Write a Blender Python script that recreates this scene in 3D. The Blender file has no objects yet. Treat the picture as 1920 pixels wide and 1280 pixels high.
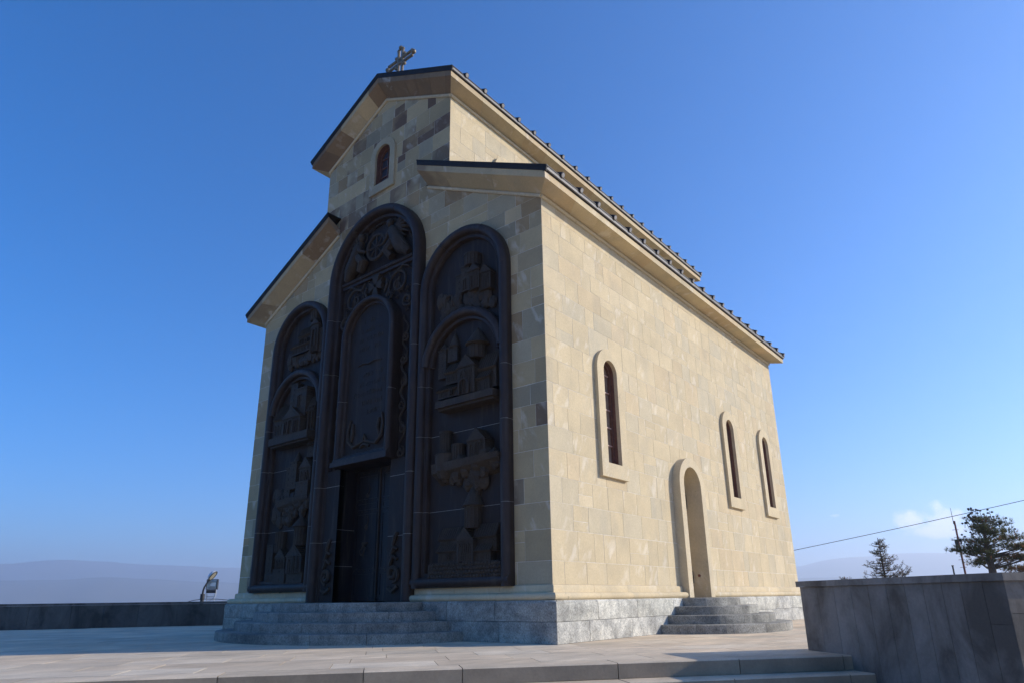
import bpy, bmesh, math, random
from mathutils import Vector, Matrix
random.seed(7)
R = math.radians
sc = bpy.context.scene
col = sc.collection

# ------------------------------------------------------------------ camera
cam = bpy.data.cameras.new('camera')
cam.sensor_width = 36.0
cam.lens = 23.227
cam.shift_y = 0.0468
cam.clip_start = 0.05
cam.clip_end = 60000
camo = bpy.data.objects.new('camera', cam)
col.objects.link(camo)
rt = Vector((0.7750546, 0.6317565, -0.0131925))
up = Vector((0.1999824, -0.2254319, 0.9535132))
fw = Vector((-0.5994142, 0.7416631, 0.3010622))
mw = Matrix((rt, up, -fw)).transposed().to_4x4()
mw.translation = Vector((6.75535, -9.36813, 0.71308))
camo.matrix_world = mw
sc.camera = camo
CAM = Vector((6.75535, -9.36813, 0.71308))

# ------------------------------------------------------------------ sky, sun, exposure
SUN_AZ, SUN_EL = 45.5, 24.0            # degrees from +X towards +Y, above the horizon
sd = Vector((math.cos(R(SUN_AZ)) * math.cos(R(SUN_EL)), math.sin(R(SUN_AZ)) * math.cos(R(SUN_EL)), math.sin(R(SUN_EL))))
w = bpy.data.worlds.new('World')
sc.world = w
w.use_nodes = True
nt = w.node_tree
nt.nodes.clear()
out = nt.nodes.new('ShaderNodeOutputWorld')
bg = nt.nodes.new('ShaderNodeBackground')
sky = nt.nodes.new('ShaderNodeTexSky')
sky.sky_type = 'NISHITA'
sky.sun_disc = False
sky.sun_elevation = R(SUN_EL)
sky.sun_rotation = R(90.0 - SUN_AZ)
sky.altitude = 600
sky.air_density = 1.0
sky.dust_density = 0.9
sky.ozone_density = 10.0
bg.inputs["Strength"].default_value = 0.15
hs = nt.nodes.new('ShaderNodeHueSaturation')
hs.inputs['Saturation'].default_value = 1.14
nt.links.new(sky.outputs[0], hs.inputs['Color'])
# a low bank of small cumulus over the right-hand hills
tc = nt.nodes.new('ShaderNodeTexCoord')


def wnode(op, a, b=None):
    n_ = nt.nodes.new('ShaderNodeMath')
    n_.operation = op
    for k_, v_ in enumerate((a, b)):
        if v_ is None:
            continue
        if isinstance(v_, (int, float)):
            n_.inputs[k_].default_value = v_
        else:
            nt.links.new(v_, n_.inputs[k_])
    return n_.outputs[0]


sx = nt.nodes.new('ShaderNodeSeparateXYZ')
nt.links.new(tc.outputs['Generated'], sx.inputs[0])
az = wnode('ARCTAN2', wnode('MULTIPLY', sx.outputs[0], -1.0), sx.outputs[1])
el = wnode('ARCSINE', sx.outputs[2])


def blob(a0, e0, wa, we):
    u_ = wnode('DIVIDE', wnode('SUBTRACT', az, R(a0)), R(wa))
    v_ = wnode('DIVIDE', wnode('SUBTRACT', el, R(e0)), R(we))
    return wnode('SUBTRACT', 1.0, wnode('ADD', wnode('MULTIPLY', u_, u_), wnode('MULTIPLY', v_, v_)))


cov = wnode('MAXIMUM', wnode('MAXIMUM', blob(8.6, 5.0, 1.7, 1.1), blob(6.3, 5.1, 1.7, 1.35)), wnode('MAXIMUM', blob(13.3, 5.75, .6, .22), blob(6.8, 4.2, 3.6, .7)))
cn = nt.nodes.new('ShaderNodeTexNoise')
cn.inputs['Scale'].default_value = 34.0
cn.inputs['Detail'].default_value = 7
cn.inputs['Roughness'].default_value = .58
nt.links.new(tc.outputs['Generated'], cn.inputs['Vector'])
cr_ = nt.nodes.new('ShaderNodeMapRange')
cr_.interpolation_type = 'SMOOTHSTEP'
cr_.inputs['From Min'].default_value = .30
cr_.inputs['From Max'].default_value = 1.05
cr_.inputs['To Max'].default_value = .75
nt.links.new(wnode('ADD', cov, wnode('MULTIPLY', wnode('SUBTRACT', cn.outputs['Fac'], .5), 2.2)), cr_.inputs['Value'])
cm_ = nt.nodes.new('ShaderNodeMix')
cm_.data_type = 'RGBA'
nt.links.new(cr_.outputs[0], cm_.inputs[0])
nt.links.new(hs.outputs[0], cm_.inputs[6])
cm_.inputs[7].default_value = (7.2, 7.0, 7.0, 1)
nt.links.new(cm_.outputs[2], bg.inputs[0])
nt.links.new(bg.outputs[0], out.inputs[0])
sun = bpy.data.lights.new('sun', 'SUN')
sun.energy = 3.75
sun.angle = R(0.53)
sun.color = (1.0, 0.92, 0.79)
suno = bpy.data.objects.new('sun', sun)
col.objects.link(suno)
suno.rotation_euler = (-sd).to_track_quat('-Z', 'Y').to_euler()
sc.view_settings.view_transform = 'Standard'
sc.view_settings.look = 'None'
sc.view_settings.gamma = 1.0
sc.view_settings.use_curve_mapping = False
sc.view_settings.exposure = 0.58
sc.cycles.use_denoising = True
sc.cycles.max_bounces = 6
sc.cycles.volume_bounces = 1
sc.cycles.sample_clamp_indirect = 4.0

# ------------------------------------------------------------------ materials
MATS = {}


class NT:
    def __init__(s, name):
        m = bpy.data.materials.new(name)
        m.use_nodes = True
        s.m = m
        s.t = m.node_tree
        s.b = s.t.nodes['Principled BSDF']
        MATS[name] = m

    def n(s, typ, **kw):
        nd = s.t.nodes.new(typ)
        for k, v in kw.items():
            setattr(nd, k, v)
        return nd

    def l(s, a, b):
        s.t.links.new(a, b)

    def pos(s):
        return s.n('ShaderNodeNewGeometry').outputs['Position']

    def noise(s, vec, scale, detail=5, rough=.6, dist=0.0):
        nd = s.n('ShaderNodeTexNoise')
        nd.inputs['Scale'].default_value = scale
        nd.inputs['Detail'].default_value = detail
        nd.inputs['Roughness'].default_value = rough
        nd.inputs['Distortion'].default_value = dist
        s.l(vec, nd.inputs['Vector'])
        return nd.outputs['Fac']

    def ramp(s, fac, stops):
        nd = s.n('ShaderNodeValToRGB')
        el = nd.color_ramp.elements
        while len(el) < len(stops):
            el.new(.5)
        for e, (p, c) in zip(el, stops):
            e.position = p
            e.color = (c, c, c, 1) if not isinstance(c, tuple) else (*c, 1)
        s.l(fac, nd.inputs[0])
        return nd.outputs[0]

    def mix(s, fac, a, b, mode='MIX'):
        nd = s.n('ShaderNodeMix', data_type='RGBA', blend_type=mode)
        for sock, v in ((nd.inputs[0], fac), (nd.inputs[6], a), (nd.inputs[7], b)):
            if isinstance(v, (int, float)):
                sock.default_value = v
            elif isinstance(v, tuple):
                sock.default_value = (*v, 1)
            else:
                s.l(v, sock)
        return nd.outputs[2]

    def math(s, op, a, b=0.0):
        nd = s.n('ShaderNodeMath', operation=op)
        for sock, v in ((nd.inputs[0], a), (nd.inputs[1], b)):
            if isinstance(v, (int, float)):
                sock.default_value = v
            else:
                s.l(v, sock)
        return nd.outputs[0]

    def vscale(s, vec, sc3, rot=(0, 0, 0)):
        nd = s.n('ShaderNodeMapping')
        nd.inputs['Scale'].default_value = sc3
        nd.inputs['Rotation'].default_value = rot
        s.l(vec, nd.inputs['Vector'])
        return nd.outputs[0]

    def fin(s, colr, rough=.8, bump=None, bdist=.004, bstr=.6, metal=0.0, spec=.5):
        if isinstance(colr, tuple):
            s.b.inputs['Base Color'].default_value = (*colr, 1)
        else:
            s.l(colr, s.b.inputs['Base Color'])
        if isinstance(rough, (int, float)):
            s.b.inputs['Roughness'].default_value = rough
        else:
            s.l(rough, s.b.inputs['Roughness'])
        s.b.inputs['Metallic'].default_value = metal
        s.b.inputs['Specular IOR Level'].default_value = spec
        if bump is not None:
            nd = s.n('ShaderNodeBump')
            nd.inputs['Distance'].default_value = bdist
            nd.inputs['Strength'].default_value = bstr
            s.l(bump, nd.inputs['Height'])
            s.l(nd.outputs[0], s.b.inputs['Normal'])
        return s.m


def m_sandstone():
    k = NT('sandstone')
    at = k.n('ShaderNodeAttribute', attribute_name='Col')
    vadd = k.n('ShaderNodeVectorMath', operation='MULTIPLY_ADD')
    k.l(at.outputs['Color'], vadd.inputs[0])
    vadd.inputs[1].default_value = (137, 91, 73)
    k.l(k.pos(), vadd.inputs[2])
    p = vadd.outputs[0]
    base = (0.61, 0.505, 0.335)
    c = k.mix(1.0, base, at.outputs['Color'], 'MULTIPLY')
    big = k.noise(p, 1.6, 5, .6)
    c = k.mix(.55, c, k.mix(1.0, c, k.ramp(big, [(.3, (.80, .79, .78)), (.7, (1.12, 1.10, 1.05))]), 'MULTIPLY'))
    fine = k.noise(k.pos(), 26, 6, .7)
    c = k.mix(.5, c, k.mix(1.0, c, k.ramp(fine, [(.3, .80), (.7, 1.14)]), 'MULTIPLY'))
    # weathering stain held inside single stones (amount is the stone's alpha)
    st = k.ramp(k.noise(p, 1.15, 3, .5), [(.38, 0.0), (.56, 1.0)])
    stf = k.math('MULTIPLY', st, at.outputs['Alpha'])
    c = k.mix(stf, c, (.165, .105, .07))
    # pale mineral streaks running diagonally through some stones
    sv = k.vscale(k.vscale(p, (1, 1, 1), (R(27), R(27), 0)), (6.0, 6.0, .6))
    vs = k.ramp(k.noise(sv, .8, 4, .55, .25), [(.54, 0.0), (.64, .7), (.74, 1.0)])
    msk = k.ramp(k.noise(p, .9, 3, .5), [(.47, 0.0), (.60, 1.0)])
    vf = k.math('MULTIPLY', k.math('MULTIPLY', vs, msk), .40)
    c = k.mix(vf, c, (.84, .765, .635))
    # cool grey clouding
    gm_ = k.ramp(k.noise(k.vscale(p, (1, 1, .6), (R(20), R(20), 0)), 1.3, 4, .6), [(.52, 0.0), (.66, .5)])
    c = k.mix(gm_, c, k.mix(1.0, c, (.84, .88, .97), 'MULTIPLY'))
    # a few dark pits
    pit = k.ramp(k.noise(k.pos(), 9.0, 2, .5), [(.73, 0.0), (.78, .5)])
    c = k.mix(pit, c, (.30, .25, .18))
    k.fin(c, .86, fine, .003, .5, spec=.25)


def m_mortar():
    k = NT('mortar')
    n = k.noise(k.pos(), 6, 5, .7)
    k.fin(k.ramp(n, [(.3, (.50, .44, .34)), (.55, (.70, .63, .51)), (.75, (.82, .77, .66))]), .95, n, .003)


def m_granite():
    k = NT('granite')
    at = k.n('ShaderNodeAttribute', attribute_name='Col')
    vadd = k.n('ShaderNodeVectorMath', operation='MULTIPLY_ADD')
    k.l(at.outputs['Color'], vadd.inputs[0])
    vadd.inputs[1].default_value = (57, 31, 43)
    k.l(k.pos(), vadd.inputs[2])
    p = vadd.outputs[0]
    vor = k.noise(k.vscale(k.vscale(p, (1, 1, 1), (R(14), R(14), 0)), (1, 1, .45)), 70, 3, .7)
    big = k.noise(p, 1.5, 6, .68)
    mid = k.noise(p, 7.0, 4, .6)
    c = k.ramp(vor, [(.28, (.20, .196, .18)), (.42, (.46, .45, .42)), (.54, (.66, .645, .60)), (.66, (.80, .78, .73))])
    c = k.mix(.75, c, k.mix(1.0, c, k.ramp(big, [(.34, (.42, .42, .42)), (.52, (.95, .94, .91)), (.7, (1.22, 1.20, 1.14))]), 'MULTIPLY'))
    c = k.mix(.5, c, k.mix(1.0, c, k.ramp(mid, [(.34, .55), (.62, 1.2)]), 'MULTIPLY'))
    c = k.mix(1.0, c, at.outputs['Color'], 'MULTIPLY')
    k.fin(c, .8, vor, .012, 1.0, spec=.3)


def m_dark_relief(name, c0, c1, rough):
    k = NT(name)
    n = k.noise(k.pos(), 3.0, 5, .6)
    f = k.noise(k.pos(), 40, 4, .7)
    c = k.ramp(n, [(.3, c0), (.7, c1)])
    dust = k.ramp(f, [(.62, 0.0), (.8, .25)])
    c = k.mix(dust, c, (.075, .065, .06))
    run = k.noise(k.vscale(k.pos(), (5.5, 5.5, .55)), 1.4, 5, .65)
    c = k.mix(k.ramp(run, [(.53, 0.0), (.68, .45)]), c, (.085, .066, .052))
    lump = k.noise(k.pos(), 11, 5, .65)
    if name == 'relief_bronze':
        vo = k.n('ShaderNodeTexVoronoi', feature='DISTANCE_TO_EDGE')
        vo.inputs['Scale'].default_value = 15.0
        k.l(k.vscale(k.pos(), (1, 1, 1.5)), vo.inputs['Vector'])
        lump = k.math('ADD', lump, k.ramp(vo.outputs['Distance'], [(0.0, 0.0), (.08, .5)]))
    hh = k.math('ADD', k.math('MULTIPLY', f, .35), lump)
    k.fin(c, k.ramp(n, [(.3, rough - .05), (.7, rough + .1)]), hh, .012 if name == 'relief_bronze' else .006, .8, spec=.28)


def m_paving():
    k = NT('paving')
    at = k.n('ShaderNodeAttribute', attribute_name='Col')
    n = k.noise(k.pos(), 1.1, 5, .65)
    st = k.noise(k.vscale(k.pos(), (1.2, .35, 1), (0, 0, R(50))), 2.2, 5, .65)
    f = k.noise(k.pos(), 34, 5, .7)
    c = k.mix(1.0, (.71, .575, .41), at.outputs['Color'], 'MULTIPLY')
    c = k.mix(.6, c, k.mix(1.0, c, k.ramp(n, [(.3, (.72, .73, .75)), (.7, (1.15, 1.14, 1.12))]), 'MULTIPLY'))
    c = k.mix(.5, c, k.mix(1.0, c, k.ramp(st, [(.32, .66), (.66, 1.2)]), 'MULTIPLY'))
    c = k.mix(.3, c, k.mix(1.0, c, k.ramp(f, [(.3, .7), (.7, 1.2)]), 'MULTIPLY'))
    sn = k.ramp(k.noise(k.pos(), .8, 6, .7, .4), [(.56, 0.0), (.70, .35)])
    c = k.mix(sn, c, k.mix(1.0, c, (.60, .60, .62), 'MULTIPLY'))
    k.fin(c, .82, f, .004, .6, spec=.3)


def m_cheek():
    k = NT('dark_cladding')
    at = k.n('ShaderNodeAttribute', attribute_name='Col')
    v = k.vscale(k.pos(), (1.3, 1.3, .75))
    n = k.noise(v, 1.5, 6, .62, .5)
    f = k.noise(k.pos(), 30, 5, .7)
    c = k.mix(1.0, (.19, .163, .136), at.outputs['Color'], 'MULTIPLY')
    c = k.mix(.9, c, k.mix(1.0, c, k.ramp(n, [(.36, (.40, .38, .36)), (.47, (.80, .79, .78)), (.62, (1.25, 1.25, 1.26))]), 'MULTIPLY'))
    c = k.mix(.35, c, k.mix(1.0, c, k.ramp(f, [(.3, .7), (.7, 1.3)]), 'MULTIPLY'))
    k.fin(c, .6, f, .003, .5, spec=.4)


def m_simple(name, c0, c1, scale=8, rough=.7, metal=0.0, bump=.003, spec=.5):
    k = NT(name)
    n = k.noise(k.pos(), scale, 5, .65)
    k.fin(k.ramp(n, [(.3, c0), (.7, c1)]), rough, n, bump, .5, metal, spec)


m_sandstone()
m_mortar()
m_granite()
m_dark_relief('panel_frame', (.027, .0165, .0125), (.046, .029, .022), .46)
m_dark_relief('panel_field', (.019, .0115, .009), (.033, .021, .016), .6)
m_dark_relief('relief_bronze', (.036, .024, .0155), (.068, .047, .030), .6)
m_dark_relief('door_metal', (.010, .008, .009), (.019, .015, .016), .42)
m_paving()
m_cheek()
m_simple('panel_joint', (.20, .19, .17), (.34, .32, .29), 20, .9)
m_simple('roof_metal', (.014, .012, .012), (.026, .022, .021), 5, .62, 0.0, .002, .25)
m_simple('drip_metal', (.20, .19, .185), (.29, .275, .265), 6, .6, 0, .002, .3)
m_simple('sunlit_cap_metal', (.20, .19, .18), (.40, .37, .34), 20, .6, 0, .002, .3)
m_simple('window_wood', (.11, .05, .035), (.19, .09, .065), 12, .5)
m_simple('window_wood_sunlit', (.46, .27, .21), (.58, .38, .30), 12, .55)  # sunlit copy of the window wood, for the side windows' bars
m_simple('cross_metal', (.14, .105, .065), (.30, .24, .16), 14, .40, .3)
m_simple('lamp_metal', (.55, .56, .56), (.70, .71, .71), 9, .45, .1)
m_simple('lamp_black', (.02, .02, .022), (.04, .04, .04), 9, .5)
m_simple('lamp_lens', (.26, .24, .18), (.38, .35, .27), 20, .3)
m_simple('reflector', (.70, .72, .70), (.80, .82, .80), 20, .2, .6)
m_simple('rust', (.16, .06, .045), (.28, .11, .08), 14, .8)
m_simple('cable', (.03, .03, .035), (.05, .05, .05), 14, .7)
m_simple('bark', (.055, .042, .034), (.13, .10, .08), 16, .95, 0, .02)
m_simple('needles_green', (.065, .075, .028), (.12, .125, .05), 6, .75)
m_simple('needles_brown', (.17, .085, .042), (.27, .15, .075), 6, .8)
m_simple('needles_grey', (.085, .085, .055), (.16, .15, .095), 6, .8)
m_simple('cone_brown', (.022, .02, .018), (.05, .042, .034), 20, .85)
m_simple('earth', (.10, .085, .055), (.20, .17, .11), .3, .95)
m_simple('hill', (.07, .075, .06), (.13, .125, .10), .002, .95)
m_simple('wood_door', (.05, .03, .02), (.09, .055, .035), 9, .6)
m_simple('interior', (.01, .01, .01), (.015, .015, .015), 9, .9)
for nm_ in ('needles_green', 'needles_brown', 'needles_grey'):
    t_ = MATS[nm_].node_tree
    tl = t_.nodes.new('ShaderNodeBsdfTranslucent')
    mx = t_.nodes.new('ShaderNodeMixShader')
    mx.inputs[0].default_value = .45
    pb = t_.nodes['Principled BSDF']
    t_.links.new(pb.inputs['Base Color'].links[0].from_socket, tl.inputs['Color'])
    t_.links.new(pb.outputs[0], mx.inputs[1])
    t_.links.new(tl.outputs[0], mx.inputs[2])
    t_.links.new(mx.outputs[0], t_.nodes['Material Output'].inputs['Surface'])
k = NT('glass')
gn = k.noise(k.pos(), 1.5, 3, .5)
k.fin(k.ramp(gn, [(.3, (.02, .026, .04)), (.7, (.05, .06, .085))]), .08, spec=.8)
k = NT('blind')
gn = k.noise(k.pos(), 3, 3, .5)
k.fin(k.ramp(gn, [(.3, (.20, .135, .095)), (.7, (.36, .25, .18))]), .14, spec=.7)

# ------------------------------------------------------------------ mesh helpers


class MB:
    """collects polygons; one colour (tint rgb + stain alpha) per polygon"""

    def __init__(s):
        s.v, s.f, s.c = [], [], []

    def poly(s, pts, c=(1, 1, 1, 0)):
        i = len(s.v)
        s.v += [tuple(p) for p in pts]
        s.f.append(tuple(range(i, i + len(pts))))
        s.c.append(c)

    def mesh(s, vs, fs, c=(1, 1, 1, 0)):
        i = len(s.v)
        s.v += [tuple(p) for p in vs]
        for f in fs:
            s.f.append(tuple(a + i for a in f))
            s.c.append(c)

    def box(s, lo, hi, c=(1, 1, 1, 0), M=None, taper=0.0):
        x0, y0, z0 = lo
        x1, y1, z1 = hi
        vs = [Vector(p) for p in ((x0, y0, z0), (x1, y0, z0), (x1, y1, z0), (x0, y1, z0), (x0, y0, z1), (x1, y0, z1), (x1, y1, z1), (x0, y1, z1))]
        if taper:
            cx, cy = (x0 + x1) / 2, (y0 + y1) / 2
            for q in vs[4:]:
                q.x = cx + (q.x - cx) * (1 - taper)
                q.y = cy + (q.y - cy) * (1 - taper)
        if M:
            vs = [M @ q for q in vs]
        s.mesh(vs, ((0, 3, 2, 1), (4, 5, 6, 7), (0, 1, 5, 4), (1, 2, 6, 5), (2, 3, 7, 6), (3, 0, 4, 7)), c)

    def tube(s, pts, rad, n=8, c=(1, 1, 1, 0), cap=True, flat=1.0):
        pts = [Vector(p) for p in pts]
        rr = rad if isinstance(rad, (list, tuple)) else [rad] * len(pts)
        rings = []
        prev = None
        for i, p in enumerate(pts):
            d = (pts[min(i + 1, len(pts) - 1)] - pts[max(i - 1, 0)]).normalized()
            a = prev if prev is not None else (Vector((0, 0, 1)) if abs(d.z) < .9 else Vector((1, 0, 0)))
            u = (a - d * a.dot(d)).normalized()
            v = d.cross(u)
            prev = u
            rings.append([p + (u * math.cos(2 * math.pi * j / n) + v * math.sin(2 * math.pi * j / n)) * rr[i] for j in range(n)])
        vs = [q for r in rings for q in r]
        fs = []
        for i in range(len(pts) - 1):
            for j in range(n):
                a, b = i * n + j, i * n + (j + 1) % n
                fs.append((a, b, b + n, a + n))
        if cap:
            fs.append(tuple(range(n))[::-1])
            fs.append(tuple((len(pts) - 1) * n + j for j in range(n)))
        s.mesh(vs, fs, c)

    def cyl(s, x, y, z0, z1, r0, r1, n=14, half=False, c=(1, 1, 1, 0)):
        s.tube([(x, y, z0), (x, y, z1)], [r0, max(r1, .001)], n, c)

    def ball(s, p, r, seg=8, rings=6, c=(1, 1, 1, 0), sq=(1, 1, 1), jit=0.0, seed=0):
        rd = random.Random(seed)
        p = Vector(p)
        vs, fs = [], []
        for i in range(rings + 1):
            th = math.pi * i / rings
            for j in range(seg):
                ph = 2 * math.pi * j / seg
                k_ = 1 + jit * (rd.random() - .5)
                vs.append(p + Vector((math.sin(th) * math.cos(ph) * sq[0], math.sin(th) * math.sin(ph) * sq[1], math.cos(th) * sq[2])) * r * k_)
        for i in range(rings):
            for j in range(seg):
                a, b = i * seg + j, i * seg + (j + 1) % seg
                fs.append((a, a + seg, b + seg, b))
        s.mesh(vs, fs, c)

    def build(s, name, mat, parent=None, smooth=False, kind=None):
        me = bpy.data.meshes.new(name)
        me.from_pydata(s.v, [], s.f)
        ca = me.color_attributes.new('Col', 'FLOAT_COLOR', 'CORNER')
        buf = []
        for f, c in zip(s.f, s.c):
            buf += list(c) * len(f)
        ca.data.foreach_set('color', buf)
        me.materials.append(MATS[mat])
        if smooth:
            me.shade_smooth()
            try:
                me.set_sharp_from_angle(angle=R(40))
            except Exception:
                pass
        me.update()
        return link(name, me, parent, kind)


def link(name, data, parent=None, kind=None):
    o = bpy.data.objects.new(name, data)
    col.objects.link(o)
    if parent is not None:
        o.parent = parent
    if kind:
        o['kind'] = kind
    return o


def fixn(o):
    bm = bmesh.new()
    bm.from_mesh(o.data)
    bmesh.ops.recalc_face_normals(bm, faces=bm.faces)
    bm.to_mesh(o.data)
    bm.free()
    return o


def tag(o, label, cat, group=None):
    o['label'] = label
    o['category'] = cat
    if group:
        o['group'] = group
    return o


def empty(name, loc=(0, 0, 0)):
    e = link(name, None)
    e.location = loc
    e.empty_display_size = .3
    return e


# 2-D convex clipping ---------------------------------------------------------
def area(p):
    return .5 * sum(p[i][0] * p[(i + 1) % len(p)][1] - p[(i + 1) % len(p)][0] * p[i][1] for i in range(len(p)))


def clip(poly, h):
    a, b, c = h
    o = []
    n = len(poly)
    for i in range(n):
        p, q = poly[i], poly[(i + 1) % n]
        dp, dq = a * p[0] + b * p[1] - c, a * q[0] + b * q[1] - c
        if dp <= 1e-9:
            o.append(p)
        if (dp < -1e-9 and dq > 1e-9) or (dp > 1e-9 and dq < -1e-9):
            t = dp / (dp - dq)
            o.append((p[0] + (q[0] - p[0]) * t, p[1] + (q[1] - p[1]) * t))
    return o


def hps(poly):
    if area(poly) < 0:
        poly = poly[::-1]
    r = []
    for i in range(len(poly)):
        p, q = poly[i], poly[(i + 1) % len(poly)]
        a, b = q[1] - p[1], -(q[0] - p[0])
        L_ = math.hypot(a, b)
        if L_ > 1e-9:
            r.append((a / L_, b / L_, (a * p[0] + b * p[1]) / L_))
    return r


def inside(poly, H):
    for h in H:
        if len(poly) < 3:
            return []
        poly = clip(poly, h)
    return poly if len(poly) >= 3 and abs(area(poly)) > 4e-4 else []


def subtract(polys, H):
    res = []
    for rest in polys:
        for h in H:
            o = clip(rest, (-h[0], -h[1], -h[2])) if len(rest) >= 3 else []
            if len(o) >= 3 and abs(area(o)) > 2e-4:
                res.append(o)
            rest = clip(rest, h) if len(rest) >= 3 else []
    return res


def arch(cx, hw, z0, zs, n=18, ins=0.0):
    """convex outline: bottom z0, half width hw, springing zs"""
    hw -= ins
    z0 += ins
    return [(cx - hw, z0), (cx + hw, z0)] + [(cx + hw * math.cos(math.pi * i / n), zs + hw * math.sin(math.pi * i / n)) for i in range(n + 1)]


# ------------------------------------------------------------------ key dimensions
W, L, XC = 10.0, 13.3, -5.0
PL = .68                      # plinth top
PE = .21                      # plinth projection
SL = .507                     # roof slope
NW = 2.39                     # half width of the nave
ZA, ZN = 8.45, 12.40          # soffit height at the aisle and nave eaves
OA, ON = .40, .37             # cornice projections
XN = XC + NW                  # nave side wall plane
ZTOP = ZN + SL * NW           # gable apex of the wall
EX, EY = .642, .767           # direction of the terrace edge
NX, NY = .767, -.642          # outward from the terrace
CE = 3.475                    # terrace edge


def sc2(s, c, z):
    return Vector((s * EX + c * NX, s * EY + c * NY, z))


# ------------------------------------------------------------------ ground, hills
gm = MB()
rad = [0, 12, 22, 32, 45, 65, 100, 160, 260, 450, 800, 1500, 3000, 6000, 12000, 20000]


def gz(r):
    if r < 48:
        return -1.15
    if r < 450:
        return -1.15 - (r - 48) * .116
    return -47.8 - min(22, (r - 450) * .02)


NS = 72
gv, gf = [], []
rg = random.Random(3)
for i, r in enumerate(rad):
    for j in range(NS):
        a = 2 * math.pi * j / NS
        gv.append((XC + 6 + r * math.cos(a), 4 + r * math.sin(a), gz(r) + (rg.uniform(-.25, .1) * min(1, max(0, r - 48) / 20))))
for i in range(len(rad) - 1):
    for j in range(NS):
        a, b = i * NS + j, i * NS + (j + 1) % NS
        gf.append((a, a + NS, b + NS, b))
gm.mesh(gv, gf)
gm.build('ground', 'earth', None, True, 'structure')


def ridge(name, dist, prof, base, jag, seed):
    m = MB()
    rd = random.Random(seed)
    n = 240
    prev = None
    ph = [rd.uniform(0, 6.28) for _ in range(12)]
    for i in range(n + 1):
        az = -40 + 160 * i / n            # degrees left of +Y
        for k_ in range(len(prof) - 1):
            if prof[k_][0] <= az <= prof[k_ + 1][0]:
                t = (az - prof[k_][0]) / (prof[k_ + 1][0] - prof[k_][0])
                t = t * t * (3 - 2 * t)
                el = prof[k_][1] * (1 - t) + prof[k_ + 1][1] * t
        el += jag * sum(math.sin(az * (.35 + .37 * q) + ph[q]) / (1 + q) for q in range(8))
        d = Vector((-math.sin(R(az)), math.cos(R(az)), 0))
        top = dist * math.tan(R(el))
        pts = []
        for f, h in ((.72, 0), (.8, .35), (.88, .68), (.94, .88), (1.0, 1.0), (1.06, .75), (1.14, 0)):
            q = Vector((CAM.x, CAM.y, 0)) + d * dist * f
            q.z = base + (top - base) * h * (1 + .12 * math.sin(az * 1.7 + f * 23) * (1 - h))
            pts.append(q)
        if prev:
            for a in range(len(pts) - 1):
                m.poly((prev[a], prev[a + 1], pts[a + 1], pts[a]))
        prev = pts
    o = m.build(name, 'hill', None, True, 'structure')
    bm = bmesh.new()
    bm.from_mesh(o.data)
    bmesh.ops.remove_doubles(bm, verts=bm.verts, dist=.5)
    bmesh.ops.recalc_face_normals(bm, faces=bm.faces)
    bm.to_mesh(o.data)
    bm.free()
    return o


ridge('hills', 8200, [(-40, 2.0), (2.7, 2.62), (9, 2.75), (13, 2.55), (17, 2.1), (35, 2.2), (61, 2.55), (66, 2.62), (70, 2.95), (72.5, 3.05), (76, 2.72), (90, 2.6), (120, 2.2)], -75, .05, 5)
ridge('hills', 5200, [(-40, 1.0), (10, 1.15), (30, 1.2), (61, 1.5), (70, 1.75), (80, 1.55), (120, 1.2)], -75, .06, 9)

# ------------------------------------------------------------------ terrace, paving slabs, outer steps
PAR = [Vector((-24.5, -11.6, 0)), Vector((-3.0, 23.7, 0))]      # parapet base line
tb = MB()
tp = [sc2(-26, CE - .02, 0), sc2(9.5, CE - .02, 0), Vector((15, 14, 0)), Vector((10, 24, 0)), PAR[1], PAR[0]]
tp = [Vector((q.x, q.y, -.014)) for q in tp]
bt = [Vector((q.x, q.y, -1.6)) for q in tp]
tb.poly(tp)
for i in range(len(tp)):
    j = (i + 1) % len(tp)
    tb.poly((tp[i], bt[i], bt[j], tp[j]))
terrace = tb.build('terrace', 'paving', None, False, 'structure')
for d in terrace.data.color_attributes['Col'].data:
    d.color = (.42, .42, .42, 0)

plz = MB()
pq = [sc2(-34, CE + .2, -1.12), sc2(-34, CE + 34, -1.12), sc2(26, CE + 34, -1.12), sc2(26, CE + .2, -1.12)]
plz.poly(pq, (.95, .95, .95, 0))  # unseen pale paving added to bounce warm light onto the front
plz.build('bounce_plaza', 'paving', None, False, 'structure')

# cheek wall block corners (dark clad planter beside the outer steps)
E0, E1 = Vector((3.83, .49, 0)), Vector((6.26, -1.50, 0))
cd = (E1 - E0).normalized()
ct = Vector((-cd.y, cd.x, 0))          # away from the steps
CT = 3.2
CHEEK = [(E0.x, E0.y), (E1.x, E1.y), ((E1 + ct * CT).x, (E1 + ct * CT).y), ((E0 + ct * CT).x, (E0 + ct * CT).y)]
HCHEEK = hps(CHEEK)


def in_h(p, H, m=0.0):
    return all(h[0] * p[0] + h[1] * p[1] <= h[2] + m for h in H)


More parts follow.
